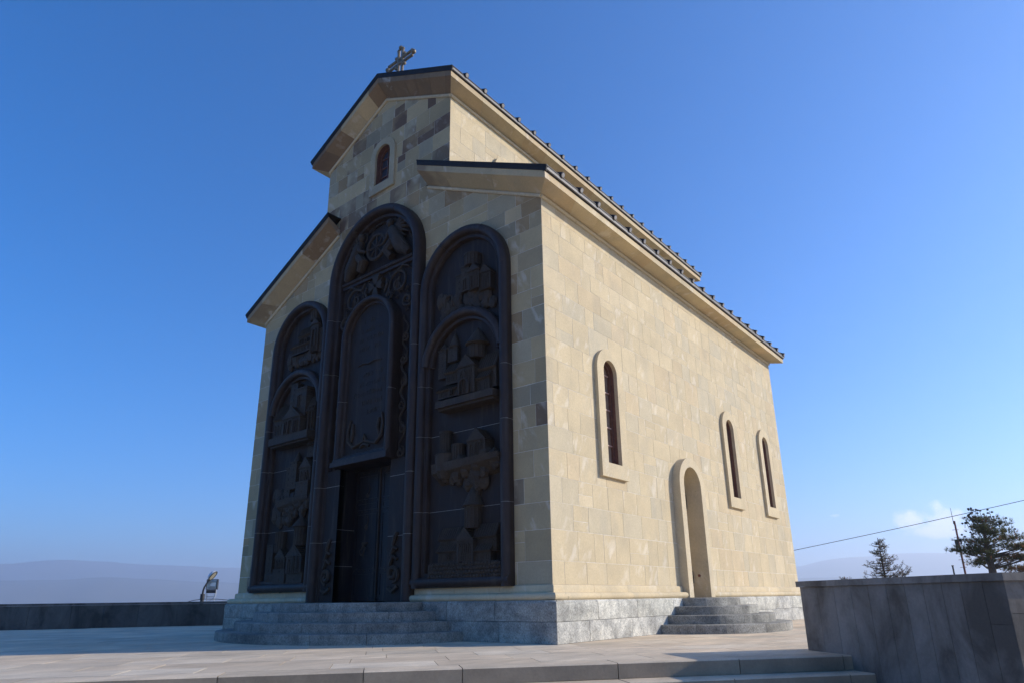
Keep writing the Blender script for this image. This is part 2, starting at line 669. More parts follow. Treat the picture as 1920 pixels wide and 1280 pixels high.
HCH = hps([(-W - PE, -PE), (PE, -PE), (PE, L + PE), (-W - PE, L + PE)])
HTER = hps([(q.x, q.y) for q in tp])
slabs = []
rs = random.Random(11)
c1 = CE - .40
row = 0
while c1 > -19:
    dp = .62
    s = -26 + rs.uniform(0, 1)
    while s < 16:
        ln = rs.choice([.8, 1.0, 1.2, 1.2, 1.4])
        ctr = sc2(s + ln / 2, c1 - dp / 2, 0)
        g = .004
        pts = [sc2(s + g, c1 - g, 0), sc2(s + ln - g, c1 - g, 0), sc2(s + ln - g, c1 - dp + g, 0), sc2(s + g, c1 - dp + g, 0)]
        poly = [(q.x, q.y) for q in pts]
        if all(in_h(q, HTER, -.15) for q in poly) and not all(in_h(q, HCH, -.2) for q in poly) and not in_h((ctr.x, ctr.y), HCHEEK, -.3):
            slabs.append((poly, ctr))
        s += ln
    c1 -= dp
    row += 1


def cam_uv(p):
    d = Vector(p) - CAM
    z = d.dot(fw)
    if z < .2:
        return None
    return d.dot(rt) / z, d.dot(up) / z, z


def seen(p):
    q = cam_uv(p)
    return q is not None and abs(q[0]) < .8 and -.56 < q[1] < .8


def slab_mesh(mb, poly, z, tint):
    if area(poly) < 0:
        poly = poly[::-1]
    n = len(poly)
    t = [(q[0], q[1], z) for q in poly]
    b = [(q[0], q[1], -.0135) for q in poly]
    mb.poly(t, tint)
    for i in range(n):
        j = (i + 1) % n
        mb.poly((b[i], b[j], t[j], t[i]), tint)


slabs.sort(key=lambda q: (not seen(q[1]), (q[1] - CAM).length))
rest = MB()
for i, (poly, ctr) in enumerate(slabs):
    v = rs.uniform(.86, 1.08)
    wv = rs.uniform(-.03, .03)
    tint = (v + wv, v, v - wv, 0)
    z = rs.uniform(-.0012, .0012)
    if i < 290:
        m = MB()
        slab_mesh(m, poly, z, tint)
        m.build('paving_slab', 'paving', terrace)
    else:
        slab_mesh(rest, poly, z, tint)
rest.build('paving_slabs_beyond', 'paving', terrace, False, 'stuff')

# outer steps running down towards the viewer: each step a row of blocks
outer = empty('terrace_steps', sc2(0, CE, -1.2))
tag(outer, 'broad flight of pale stone steps leading up to the terrace edge', 'steps')
inv = Matrix.Translation(-outer.location)
STEPJ = [-26, -21.5, -18.2, -15, -12.3, -10.2, -8.4, -6.3, -4.42, -2.97, -1.92, -.15, 1.35, 2.72, 4.6]
for k_ in range(7):
    zt = -.17 * k_
    ca, cb = CE + .36 * (k_ - 1) - .04, CE + .36 * k_
    js = STEPJ if k_ == 0 else [x + rs.uniform(-.35, .35) for x in STEPJ[:-1]] + [4.6]
    for a, b in zip(js, js[1:]):
        # stop at the cheek wall face
        lim = 3.05
        b2 = min(b, lim)
        if a >= lim:
            continue
        m = MB()
        v = rs.uniform(.60, .76)
        tint = (v, v * .99, v * .98, 0)
        g = .005
        lo, hi = zt - .166, zt + rs.uniform(-.002, .001)
        bw = .012
        prof = [(ca, lo), (cb, lo), (cb, hi - bw), (cb - bw, hi), (ca, hi)]
        vs = [sc2(a + g, c_, z_) for c_, z_ in prof] + [sc2(b2 - g, c_, z_) for c_, z_ in prof]
        n = len(prof)
        fs = [tuple(range(n))[::-1], tuple(range(n, 2 * n))] + [(i, (i + 1) % n, (i + 1) % n + n, i + n) for i in range(n)]
        dk = tuple(q * .66 for q in tint[:3]) + (0,)  # risers darkened: shade put into their tint
        lt = tuple(q * 1.32 for q in tint[:3]) + (0,)  # tops lightened: sunlight put into their tint
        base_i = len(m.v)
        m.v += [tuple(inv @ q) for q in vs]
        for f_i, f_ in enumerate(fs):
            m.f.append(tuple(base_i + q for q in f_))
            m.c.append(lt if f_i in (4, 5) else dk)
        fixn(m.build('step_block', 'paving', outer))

# ------------------------------------------------------------------ the cheek wall / planter block on the right
cheek = empty('planter_wall', E0)
tag(cheek, 'dark stone clad planter wall with flat coping beside the steps', 'wall')
ci = Matrix.Translation(-E0)
core = MB()
zb, zt = -1.3, .80
ins = .012
q4 = [E0 + cd * ins + ct * ins, E1 - cd * ins + ct * ins, E1 - cd * ins + ct * (CT - ins), E0 + cd * ins + ct * (CT - ins)]
core.mesh([ci @ Vector((q.x, q.y, zb)) for q in q4] + [ci @ Vector((q.x, q.y, zt)) for q in q4],
          ((0, 3, 2, 1), (4, 5, 6, 7), (0, 1, 5, 4), (1, 2, 6, 5), (2, 3, 7, 6), (3, 0, 4, 7)), (.35, .33, .31, 0))
core.build('core', 'dark_cladding', cheek)
FL = (E1 - E0).length


def clad(P0, d, nrm, length, edges, splits):
    for i, (a, b) in enumerate(zip(edges, edges[1:])):
        zs = [zb] + splits.get(i, []) + [zt + .012]
        for z0, z1 in zip(zs, zs[1:]):
            m = MB()
            v = rs.uniform(.82, 1.15)
            g = .0022
            vs = []
            for off in (0.02, 0.0):
                for (x, z) in ((a + g, z0 + g), (b - g, z0 + g), (b - g, z1 - g), (a + g, z1 - g)):
                    q = P0 + d * x - nrm * off
                    vs.append(ci @ Vector((q.x, q.y, z)))
            m.mesh(vs, ((3, 2, 1, 0), (4, 5, 6, 7), (0, 1, 5, 4), (1, 2, 6, 5), (2, 3, 7, 6), (3, 0, 4, 7)), (v, v, v * 1.01, 0))
            fixn(m.build('cladding_panel', 'dark_cladding', cheek))


clad(E0, cd, -ct, FL, [0, .36, .70, 1.02, 1.32, 1.62, 1.90, 2.16, 2.41, 2.64, 2.90, FL], {10: [.42], 0: [], 4: []})
clad(E1, ct, cd, CT, [0, .42, .9, 1.4, 1.9, 2.4, CT], {0: [.52], 2: [.1]})
clad(E0, ct, -cd, CT, [0, .5, 1.0, 1.5, 2.0, 2.6, CT], {})
ov = .035
ej = [-ov, .62, 1.30, 1.92, 2.45, FL + ov]
for a, b in zip(ej, ej[1:]):
    m = MB()
    v = rs.uniform(.95, 1.2)
    P = [E0 + cd * (a + .002) - ct * ov, E0 + cd * (b - .002) - ct * ov, E0 + cd * (b - .002) + ct * (CT + ov), E0 + cd * (a + .002) + ct * (CT + ov)]
    zl, zh = zt + .012, .885
    m.mesh([ci @ Vector((q.x, q.y, zl)) for q in P] + [ci @ Vector((q.x, q.y, zh)) for q in P],
           ((0, 3, 2, 1), (4, 5, 6, 7), (0, 1, 5, 4), (1, 2, 6, 5), (2, 3, 7, 6), (3, 0, 4, 7)), (v, v, v, 0))
    fixn(m.build('coping_slab', 'dark_cladding', cheek))

# ------------------------------------------------------------------ left parapet
par = empty('parapet_wall', PAR[0])
tag(par, 'long low dark stone parapet with thin coping behind the terrace on the left', 'wall')
pd = (PAR[1] - PAR[0]).normalized()
pn = Vector((pd.y, -pd.x, 0))          # towards the terrace
PLn = (PAR[1] - PAR[0]).length
pi_ = Matrix.Translation(-PAR[0])


def pbox(name, a, b, n0, n1, z0, z1, mat, tint):
    m = MB()
    P = [PAR[0] + pd * a + pn * n0, PAR[0] + pd * b + pn * n0, PAR[0] + pd * b + pn * n1, PAR[0] + pd * a + pn * n1]
    m.mesh([pi_ @ Vector((q.x, q.y, z0)) for q in P] + [pi_ @ Vector((q.x, q.y, z1)) for q in P],
           ((0, 3, 2, 1), (4, 5, 6, 7), (0, 1, 5, 4), (1, 2, 6, 5), (2, 3, 7, 6), (3, 0, 4, 7)), tint)
    return fixn(m.build(name, mat, par))


pbox('core', 0, PLn, -.40, -.016, -1.5, .68, 'dark_cladding', (.3, .3, .3, 0))
x = 0.0
while x < 29:
    ln = rs.uniform(.9, 1.15)
    v = rs.uniform(.42, .72)
    pbox('cladding_panel', x + .004, x + ln - .004, -.03, 0, -.02, .676, 'dark_cladding', (v, v, v * 1.02, 0))
    x += ln
x = 0.0
while x < PLn - 2:
    pbox('coping_slab', x + .003, x + 1.497, -.44, .05, .684, .755, 'dark_cladding', (.8, .8, .84, 0))
    x += 1.5

# ------------------------------------------------------------------ THE CHURCH
church = empty('church', (0, 0, 0))
tag(church, 'tall sandstone church with stepped gable roof and dark relief panels on the front', 'church')

rc = random.Random(21)
COURSES = [.93, 1.32, 1.85, 2.32, 2.78, 3.27, 3.70, 4.13, 4.53, 5.01, 5.44, 6.06, 6.46, 6.92, 7.33, 7.78, 8.12, 8.45]
UPPER = [8.45, 8.88, 9.30, 9.75, 10.18]
NAVE = [10.18, 10.62, 11.05, 11.50, 11.92, 12.40]
GABLE = [12.40, 12.84, 13.25, 13.62]

# openings -------------------------------------------------------------
PANR = arch(-2.05, 1.25, .92, 7.20)
PANL = arch(-7.95, 1.25, .92, 7.20)
PANC = arch(-5.0, 1.69, .5, 8.46)
NWIN = (-5.02, .29, 10.98, 11.84)              # centre, half width, sill, springing of the nave window
FRONT_HOLES = [hps(arch(-2.05, 1.25, .92, 7.20, 18, .14)), hps(arch(-7.95, 1.25, .92, 7.20, 18, .14)),
               hps(arch(-5.0, 1.69, .5, 8.46, 20, .14)), hps(arch(NWIN[0], NWIN[1], NWIN[2], NWIN[3], 14, -.012))]
SWIN = [(2.19, .265, 3.27, 5.22), (8.70, .265, 3.27, 5.22), (11.58, .265, 3.27, 5.22)]
SDOOR = (5.54, .47, .60, 3.19)
SIDE_HOLES = [hps(arch(a, b, c_, d_, 14, -.012)) for a, b, c_, d_ in SWIN] + [hps(arch(SDOOR[0], SDOOR[1], SDOOR[2], SDOOR[3], 16, -.012))]
NSW = (2.02, .25, 10.3, 11.18)
NAVE_HOLES = [hps(arch(NSW[0], NSW[1], NSW[2], NSW[3], 14, -.012))]

# regions in (u, z) -----------------------------------------------------
def zaisle(x):
    return ZA - SL * x


REG_F1 = hps([(-W, PL), (0, PL), (0, ZA), (-(10.18 - ZA) / SL, 10.18), (-W + (10.18 - ZA) / SL, 10.18), (-W, ZA)])
REG_F2 = hps([(XC - NW, 10.18), (XN, 10.18), (XN, ZN), (XC, ZTOP), (XC - NW, ZN)])
REG_S = hps([(0, PL), (L, PL), (L, ZA), (0, ZA)])
ZR = ZA + SL * (-XN) + .05
REG_N = hps([(0, ZR - .3), (L, ZR - .3), (L, ZN), (0, ZN)])

PROUD = .0032
MAPF = lambda u, v, h: (u, -h, v)
MAPS = lambda u, v, h: (h, u, v)
MAPN = lambda u, v, h: (XN + h, u, v)
stones = []     # (size on screen, pieces, map, tint)


def stone_tint(face):
    r = rc.random()
    if face == 'F':  # front tints darkened and warmed: the front's shade is put into the colour
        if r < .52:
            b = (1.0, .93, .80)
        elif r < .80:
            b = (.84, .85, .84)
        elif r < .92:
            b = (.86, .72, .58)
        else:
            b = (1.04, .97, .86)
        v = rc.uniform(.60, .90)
    else:
        if r < .62:
            b = (1.0, .98, .93)
        elif r < .80:
            b = (.92, .95, .99)
        elif r < .90:
            b = (.99, .94, .88)
        else:
            b = (1.05, 1.04, 1.02)
        v = rc.uniform(.94, 1.03)
        b = tuple(1 + (q - 1) * .7 for q in b)
    return [b[0] * v, b[1] * v, b[2] * v, 0.0]


def lay(courses, u0, u1, region, holes, mp, face, stain, uscale=1.0, end0=None, end1=None):
    g = .0045
    for z0, z1 in zip(courses, courses[1:]):
        u = u0
        first = True
        while u < u1 - 1e-6:
            ln = rc.choice([.34, .42, .48, .55, .6, .66, .74, .85]) * rc.uniform(.92, 1.08) * uscale
            if first:
                ln *= rc.choice([.45, .8, 1.1])
                first = False
            if u1 - (u + ln) < .22:
                ln = u1 - u
            cells = [(u, u + ln, z0, z1)]
            if rc.random() < .09 and z1 - z0 > .4:
                zm = z0 + (z1 - z0) * rc.uniform(.35, .65)
                cells = [(u, u + ln, z0, zm), (u, u + ln, zm, z1)]
            for a, b, c_, d_ in cells:
                j = lambda: rc.uniform(-.006, .006)
                poly = [(a + g + j() * .5, c_ + g + j() * .4), (b - g + j() * .5, c_ + g + j() * .4), (b - g + j() * .5, d_ - g + j() * .4), (a + g + j() * .5, d_ - g + j() * .4)]
                if a <= u0 + 1e-6:
                    poly[0] = (u0, poly[0][1]); poly[3] = (u0, poly[3][1])
                if b >= u1 - 1e-6:
                    poly[1] = (u1, poly[1][1]); poly[2] = (u1, poly[2][1])
                poly = inside(poly, region)
                if not poly:
                    continue
                ps = [poly]
                for H in holes:
                    ps = subtract(ps, H)
                ps = [q for q in ps if abs(area(q)) > 3e-4]
                if not ps:
                    continue
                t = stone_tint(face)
                if rc.random() < stain(a, c_):
                    t[3] = rc.uniform(.75, 1.0)
                cu = sum(q[0] for q in ps[0]) / len(ps[0])
                cv = sum(q[1] for q in ps[0]) / len(ps[0])
                P3 = Vector(mp(cu, cv, 0))
                q = cam_uv(P3)
                nrm = (Vector(mp(0, 0, 1)) - Vector(mp(0, 0, 0))).normalized()
                vd = (CAM - P3)
                scr = sum(abs(area(z_)) for z_ in ps) * max(0, nrm.dot(vd.normalized())) / vd.length_squared
                # aisle roofs hide the lower nave wall
                stones.append((scr, ps, mp, tuple(t)))
            u += ln


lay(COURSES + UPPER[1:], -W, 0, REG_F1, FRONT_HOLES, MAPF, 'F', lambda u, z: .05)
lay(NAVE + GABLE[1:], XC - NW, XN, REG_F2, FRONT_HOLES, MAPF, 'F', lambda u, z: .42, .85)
lay(COURSES, 0, L, REG_S, SIDE_HOLES, MAPS, 'S', lambda u, z: .0)
lay([ZR - .3, ZR + .15, ZR + .55, ZR + 1.0, ZR + 1.4, ZR + 1.85, ZR + 2.3, ZN], 0, L, REG_N, NAVE_HOLES, MAPN, 'S', lambda u, z: .0)


def stone_into(mb, ps, mp, tint, proud):
    for p in ps:
        if area(p) < 0:
            p = p[::-1]
        n = len(p)
        t = [mp(a, b, proud) for a, b in p]
        b_ = [mp(a, b, 0) for a, b in p]
        mb.poly(t, tint)
        for i in range(n):
            jn = (i + 1) % n
            mb.poly((b_[i], b_[jn], t[jn], t[i]), tint)


# wall shells behind the stones (mortar)
def shell(name, polys, mp):
    m = MB()
    for p in polys:
        if area(p) < 0:
            p = p[::-1]
        m.poly([mp(a, b, 0) for a, b in p])
    return m.build(name, 'mortar', church)


def regpoly(pts, holes):
    ps = [pts]
    for H in holes:
        ps = subtract(ps, H)
    return ps


fp = regpoly([(-W, .3), (0, .3), (0, ZA), (-(10.18 - ZA) / SL, 10.18), (-W + (10.18 - ZA) / SL, 10.18), (-W, ZA)], FRONT_HOLES)
fp += regpoly([(XC - NW, 10.18), (XN, 10.18), (XN, ZN), (XC, ZTOP), (XC - NW, ZN)], FRONT_HOLES)
wall_f = shell('front_wall', fp, MAPF)
wall_s = shell('side_wall', regpoly([(0, .3), (L, .3), (L, ZA), (0, ZA)], SIDE_HOLES), MAPS)
wall_n = shell('nave_wall', regpoly([(0, ZR - .6), (L, ZR - .6), (L, ZN), (0, ZN)], NAVE_HOLES), MAPN)
# unseen rear and far side, closed so that no light leaks in
m = MB()
m.poly([(-W, 0, .3), (-W, L, .3), (-W, L, ZA), (-W, 0, ZA)])
m.poly([(XC - NW, 0, ZR - .6), (XC - NW, L, ZR - .6), (XC - NW, L, ZN), (XC - NW, 0, ZN)])
m.poly([(-W, L, .3), (0, L, .3), (0, L, ZA), (XN, L, ZR), (XN, L, ZN), (XC, L, ZTOP), (XC - NW, L, ZN), (XC - NW, L, ZR), (-W, L, ZA)])
m.build('rear_wall', 'sandstone', church)
WALLOF = {id(MAPF): wall_f, id(MAPS): wall_s, id(MAPN): wall_n}
stones.sort(key=lambda q: -q[0])
rest = {}
for i, (scr, ps, mp, tint) in enumerate(stones):
    pr = PROUD + rc.uniform(-.001, .001)
    par_ = WALLOF[id(mp)]
    if i < 298:
        m = MB()
        stone_into(m, ps, mp, tint, pr)
        m.build('stone', 'sandstone', par_)
    else:
        stone_into(rest.setdefault(id(mp), MB()), ps, mp, tint, pr)
for k_, mb in rest.items():
    mb.build('stones', 'sandstone', WALLOF[k_], False, 'stuff')

# plinth of rough granite blocks ---------------------------------------------
plc = MB()
plc.box((-W - PE + .025, -PE + .025, -.01), (PE - .025, L + PE - .025, PL - .012), (.3, .29, .27, 0))
plinth = plc.build('plinth', 'granite', church)


def plinth_block(x0, y0, x1, y1, z0, z1, nx, ny, tint, top):
    """block face on the plinth side with outward normal (nx, ny)"""
    m = MB()
    g = .005
    ch = .035 if top else .006
    dx, dy = x1 - x0, y1 - y0
    ln = math.hypot(dx, dy)
    dx, dy = dx / ln, dy / ln
    seg = max(2, int(ln / .16))
    rows = [(z0 + g, 0), ((z0 + z1) / 2, .004), (z1 - ch, 0), (z1 - .002, -ch)]
    grid = []
    for z, o_ in rows:
        r_ = []
        for i in range(seg + 1):
            t = g + (ln - 2 * g) * i / seg
            j = rc.uniform(-.006, .006) if 0 < i < seg else 0
            r_.append((x0 + dx * t + nx * (o_ + j), y0 + dy * t + ny * (o_ + j), z + (rc.uniform(-.004, .004) if o_ == 0 and z > z0 + .1 else 0)))
        grid.append(r_)
    # back edge on top and ends
    back = [(p[0] - nx * .2, p[1] - ny * .2, p[2]) for p in grid[-1]]
    grid.append(back)
    bot = [(p[0] - nx * .2, p[1] - ny * .2, z0 + g) for p in grid[0]]
    grid.insert(0, bot)
    vs = [p for r_ in grid for p in r_]
    n = seg + 1
    fs = []
    for a in range(len(grid) - 1):
        for i in range(seg):
            fs.append((a * n + i, a * n + i + 1, (a + 1) * n + i + 1, (a + 1) * n + i))
    k2 = len(grid)
    fs.append(tuple(a * n for a in range(k2))[::-1])
    fs.append(tuple(a * n + seg for a in range(k2)))
    m.mesh(vs, fs, tint)
    fixn(m.build('plinth_block', 'granite', plinth))


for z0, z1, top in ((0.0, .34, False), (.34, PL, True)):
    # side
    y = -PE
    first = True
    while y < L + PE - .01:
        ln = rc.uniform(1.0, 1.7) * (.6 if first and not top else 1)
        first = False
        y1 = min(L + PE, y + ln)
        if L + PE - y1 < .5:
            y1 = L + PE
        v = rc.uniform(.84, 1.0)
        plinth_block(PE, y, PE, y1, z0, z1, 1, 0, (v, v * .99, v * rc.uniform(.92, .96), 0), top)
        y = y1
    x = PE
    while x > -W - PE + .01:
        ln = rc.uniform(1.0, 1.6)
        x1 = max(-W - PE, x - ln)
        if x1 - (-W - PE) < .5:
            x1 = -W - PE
        v = rc.uniform(.48, .70)  # front blocks darker and warmer: their shade is put into the tint
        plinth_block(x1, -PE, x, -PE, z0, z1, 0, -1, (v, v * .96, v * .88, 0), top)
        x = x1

# base moulding (torus and fillet) -------------------------------------------
BM = [(0.0, .672), (.165, .672)] + [(.125 + .058 * math.cos(R(a)), .738 + .060 * math.sin(R(a))) for a in (-75, -45, -15, 15, 45, 75, 90)] + [(.055, .802), (.055, .900), (.038, .924), (0.0, .930)]


def moulding(a, b, fn, parent, ends=(0, 0)):
    """fn(t, out, z) maps to world; mitre adds out*end at each end"""
    m = MB()
    n = len(BM)
    vs = [fn(a - o_ * ends[0], o_, z) for o_, z in BM] + [fn(b + o_ * ends[1], o_, z) for o_, z in BM]
    fs = [(i, (i + 1) % n, (i + 1) % n + n, i + n) for i in range(n)] + [tuple(range(n))[::-1], tuple(range(n, 2 * n))]
    v = rc.uniform(.92, 1.06)
    m.mesh(vs, fs, (v, v * .98, v * .94, 0))
    fixn(m.build('base_moulding', 'sandstone', parent, True))


def run_mould(a, b, fn, parent, e0, e1, ln=1.0):
    n = max(1, round(abs(b - a) / ln))
    for i in range(n):
        p, q = a + (b - a) * i / n, a + (b - a) * (i + 1) / n
        moulding(p + .003, q - .003, fn, parent, (e0 if i == 0 else 0, e1 if i == n - 1 else 0))


run_mould(0, SDOOR[0] - .72, lambda t, o_, z: (o_, t, z), wall_s, 1, 0, 1.15)
run_mould(SDOOR[0] + .72, L, lambda t, o_, z: (o_, t, z), wall_s, 0, 1, 1.0)
run_mould(-3.34, 0, lambda t, o_, z: (t, -o_, z), wall_f, 0, 1, 1.1)
run_mould(-W, -6.66, lambda t, o_, z: (t, -o_, z), wall_f, 1, 0, 1.1)
run_mould(0, L, lambda t, o_, z: (-W - o_, t, z), wall_f, 1, 1, 3)

# cornices: splayed stone blocks with fascia ---------------------------------
cornice = MB()
cornice.box((-W + .02, .02, ZA - .02), (-.02, L - .02, ZA + .0), (1, 1, 1, 0))
cornice = cornice.build('cornice', 'mortar', church)
FH = .155      # fascia height


def lerp(a, b, t):
    return Vector(a) * (1 - t) + Vector(b) * t


def cornice_run(wa, wb, fa, fb, ln, stain, front):
    """wa/wb: wall line ends, fa/fb: fascia bottom ends"""
    tot = (Vector(wb) - Vector(wa)).length
    ts = [0.0]
    while ts[-1] < 1:
        ts.append(ts[-1] + ln * rc.uniform(.55, 1.35) / tot)
    ts[-1] = 1.0
    if len(ts) > 2 and ts[-1] - ts[-2] < .25 * ln / tot:
        ts.pop(-2)
    for t0, t1 in zip(ts, ts[1:]):
        g = .002 / tot
        a, b = t0 + (g if t0 > 0 else 0), t1 - (g if t1 < 1 else 0)
        W0, W1, F0, F1 = lerp(wa, wb, a), lerp(wa, wb, b), lerp(fa, fb, a), lerp(fa, fb, b)
        j = rc.uniform(-.002, .002)
        U = Vector((0, 0, FH))
        hi = Vector((0, 0, FH + .02))
        vs = [W0, W1, F1, F0, F0 + U, F1 + U, W1 + hi + (F1 - W1) * 0, W0 + hi]
        m = MB()
        v = rc.uniform(.88, 1.04)
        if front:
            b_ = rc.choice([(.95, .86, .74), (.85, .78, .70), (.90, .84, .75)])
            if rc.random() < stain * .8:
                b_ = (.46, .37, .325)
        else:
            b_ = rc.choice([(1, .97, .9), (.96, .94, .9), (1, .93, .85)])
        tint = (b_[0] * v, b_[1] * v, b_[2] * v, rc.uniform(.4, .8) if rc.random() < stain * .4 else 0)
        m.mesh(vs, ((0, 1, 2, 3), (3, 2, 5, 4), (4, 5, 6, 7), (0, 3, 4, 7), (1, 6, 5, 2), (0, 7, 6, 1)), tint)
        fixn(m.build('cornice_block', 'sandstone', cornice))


def mirror(p):
    return (2 * XC - p[0], p[1], p[2])


XI = -3.28                           # inner end of the aisle verge on the front
zfA = ZA + .02                       # fascia bottom at the aisle eave corner
zfN = ZN + .10


def zfa(x):
    return zfA + SL * (OA - x)


def zfn(x):
    return zfN + SL * (XN + ON - x)


for mir in (False, True):
    f = mirror if mir else (lambda p: p)
    cornice_run(f((XI, 0, ZA - SL * XI)), f((0, 0, ZA)), f((XI, -OA, zfa(XI))), f((OA, -OA, zfA)), 1.1, .12, True)
    cornice_run(f((0, 0, ZA)), f((0, L, ZA)), f((OA, -OA, zfA)), f((OA, L + OA, zfA)), .95, 0, False)
    cornice_run(f((XC, 0, ZTOP)), f((XN, 0, ZN)), f((XC, -ON, zfn(XC))), f((XN + ON, -ON, zfN)), .5, .85, True)
    cornice_run(f((XN, 0, ZN)), f((XN, L, ZN)), f((XN + ON, -ON, zfN)), f((XN + ON, L + ON, zfN)), .8, .05, False)
    cornice_run(f((0, L, ZA)), f((XN, L, ZA - SL * XN)), f((OA, L + OA, zfA)), f((XN, L + OA, zfa(XN))), 1.1, .05, True)
    cornice_run(f((XN, L, ZN)), f((XC, L, ZTOP)), f((XN + ON, L + ON, zfN)), f((XC, L + ON, zfn(XC))), 1.1, .05, True)


def bead(pts, rad, parent):
    m = MB()
    m.tube(pts, rad, 10)
    m.build('bead_moulding', 'sandstone', parent, True)


bz = -.035
for mir in (False, True):
    f = mirror if mir else (lambda p: p)
    bead([f((XI, -.02, ZA - SL * XI + bz)), f((.02, -.02, ZA + bz))], .04, cornice)
    bead([f((.02, -.02, ZA + bz)), f((.02, L, ZA + bz))], .042, cornice)
    bead([f((XC, -.02, ZTOP + bz)), f((XN + .02, -.02, ZN + bz))], .04, cornice)
    bead([f((XN + .02, -.02, ZN + bz)), f((XN + .02, L, ZN + bz))], .042, cornice)

# roofs ------------------------------------------------------------------------
RO = .035      # metal projects past the fascia


def roof_slope(name, xi, xe, zf, oy, f, xi2):
    """one slope: xi = inner x over the building, xe = eave fascia x, zf = fascia bottom at the eave;
    xi2 = inner end of the front overhang"""
    m = MB()
    zt = zf + FH
    top = lambda x: zt + .13 + SL * (xe - x)
    y0, y1 = -oy - RO, L + oy + RO
    xo = xe + .07
    th = .03
    # sheet over the building
    P = [(xi, 0.0), (xo, 0.0), (xo, y1), (xi, y1)]
    vs = [f((x, y, top(x))) for x, y in P] + [f((x, y, top(x) - th)) for x, y in P]
    m.mesh(vs, ((0, 1, 2, 3), (7, 6, 5, 4), (1, 5, 6, 2), (2, 6, 7, 3), (3, 7, 4, 0), (0, 4, 5, 1)))
    # verge in front: sheet and the folded flashing, leaning outward at the top
    P = [(xi2, y0), (xo, y0), (xo, 0.0), (xi2, 0.0)]
    vs = [f((x, y, top(x))) for x, y in P] + [f((x, y, top(x) - th)) for x, y in P]
    m.mesh(vs, ((0, 1, 2, 3), (7, 6, 5, 4), (0, 4, 5, 1), (1, 5, 6, 2), (3, 7, 4, 0)))
    vs = []
    for x in (xi2, xo):
        xb = x if x != xo else xe + .035
        for y, z in ((y0 + .002, top(x) - .004), (-oy - .012, top(xb) - .132), (-oy + .02, top(xb) - .132), (-oy + .02, top(x) - .03)):
            vs.append(f((x if z > top(x) - .1 else xb, y, z)))
    m.mesh(vs, ((0, 1, 5, 4), (1, 2, 6, 5), (2, 3, 7, 6), (3, 0, 4, 7), (0, 3, 2, 1), (4, 5, 6, 7)))
    o = fixn(m.build(name, 'roof_metal', church))
    # pale drip flashing under the eave edge and dark strip drawn in for the shadow gap
    d = MB()
    vs = [f(p) for p in ((xe - .05, -oy, zt + .012), (xe + .052, -oy, zt + .012), (xe + .062, -oy, zt + .060), (xe - .05, -oy, zt + .065),
                         (xe - .05, L + oy, zt + .012), (xe + .052, L + oy, zt + .012), (xe + .062, L + oy, zt + .060), (xe - .05, L + oy, zt + .065))]
    d.mesh(vs, ((0, 1, 2, 3), (7, 6, 5, 4), (0, 4, 5, 1), (1, 5, 6, 2), (2, 6, 7, 3), (3, 7, 4, 0)))
    fixn(d.build('drip_flashing', 'drip_metal', o))
    d = MB()
    vs = [f(p) for p in ((xe - .05, -oy, zt - .006), (xe + .022, -oy, zt - .006), (xe + .022, -oy, zt + .012), (xe - .05, -oy, zt + .012),
                         (xe - .05, L + oy, zt - .006), (xe + .022, L + oy, zt - .006), (xe + .022, L + oy, zt + .012), (xe - .05, L + oy, zt + .012))]
    d.mesh(vs, ((0, 1, 2, 3), (7, 6, 5, 4), (0, 4, 5, 1), (1, 5, 6, 2), (2, 6, 7, 3), (3, 7, 4, 0)))
    fixn(d.build('shadow_gap_strip', 'roof_metal', o))
    # rolls over the seams
    rm = MB()
    a = Vector(f((xo + .03, 0, top(xo) + .008)))
    b = Vector(f((xi, 0, top(xi) + .012)))
    rm.tube([a, a + (b - a) * .02, b], [.063, .06, .058], 12)
    me = None
    y = .08
    while y < L + oy:
        if me is None:
            r0 = rm.build('roof_roll', 'roof_metal', o, True)
            me = r0.data
            r0.location.y = y
        else:
            r0 = link('roof_roll', me, o)
            r0.location.y = y
        y += .675
    # end caps paler than the rolls: sunlight put into their colour
    cm = MB()
    cm.tube([a + (a - b).normalized() * .001, a + (a - b).normalized() * .012], [.05, .045], 12)
    me = None
    y = .08
    while y < L + oy:
        if me is None:
            r0 = cm.build('roll_cap', 'sunlit_cap_metal', o)
            me = r0.data
        else:
            r0 = link('roll_cap', me, o)
        r0.location.y = y
        y += .675
    return o


ident = lambda p: p
for f in (ident, mirror):
    roof_slope('aisle_roof', XN - .02, OA, zfA, OA, f, XI)
    roof_slope('nave_roof', XC, XN + ON, zfN, ON, f, XC)

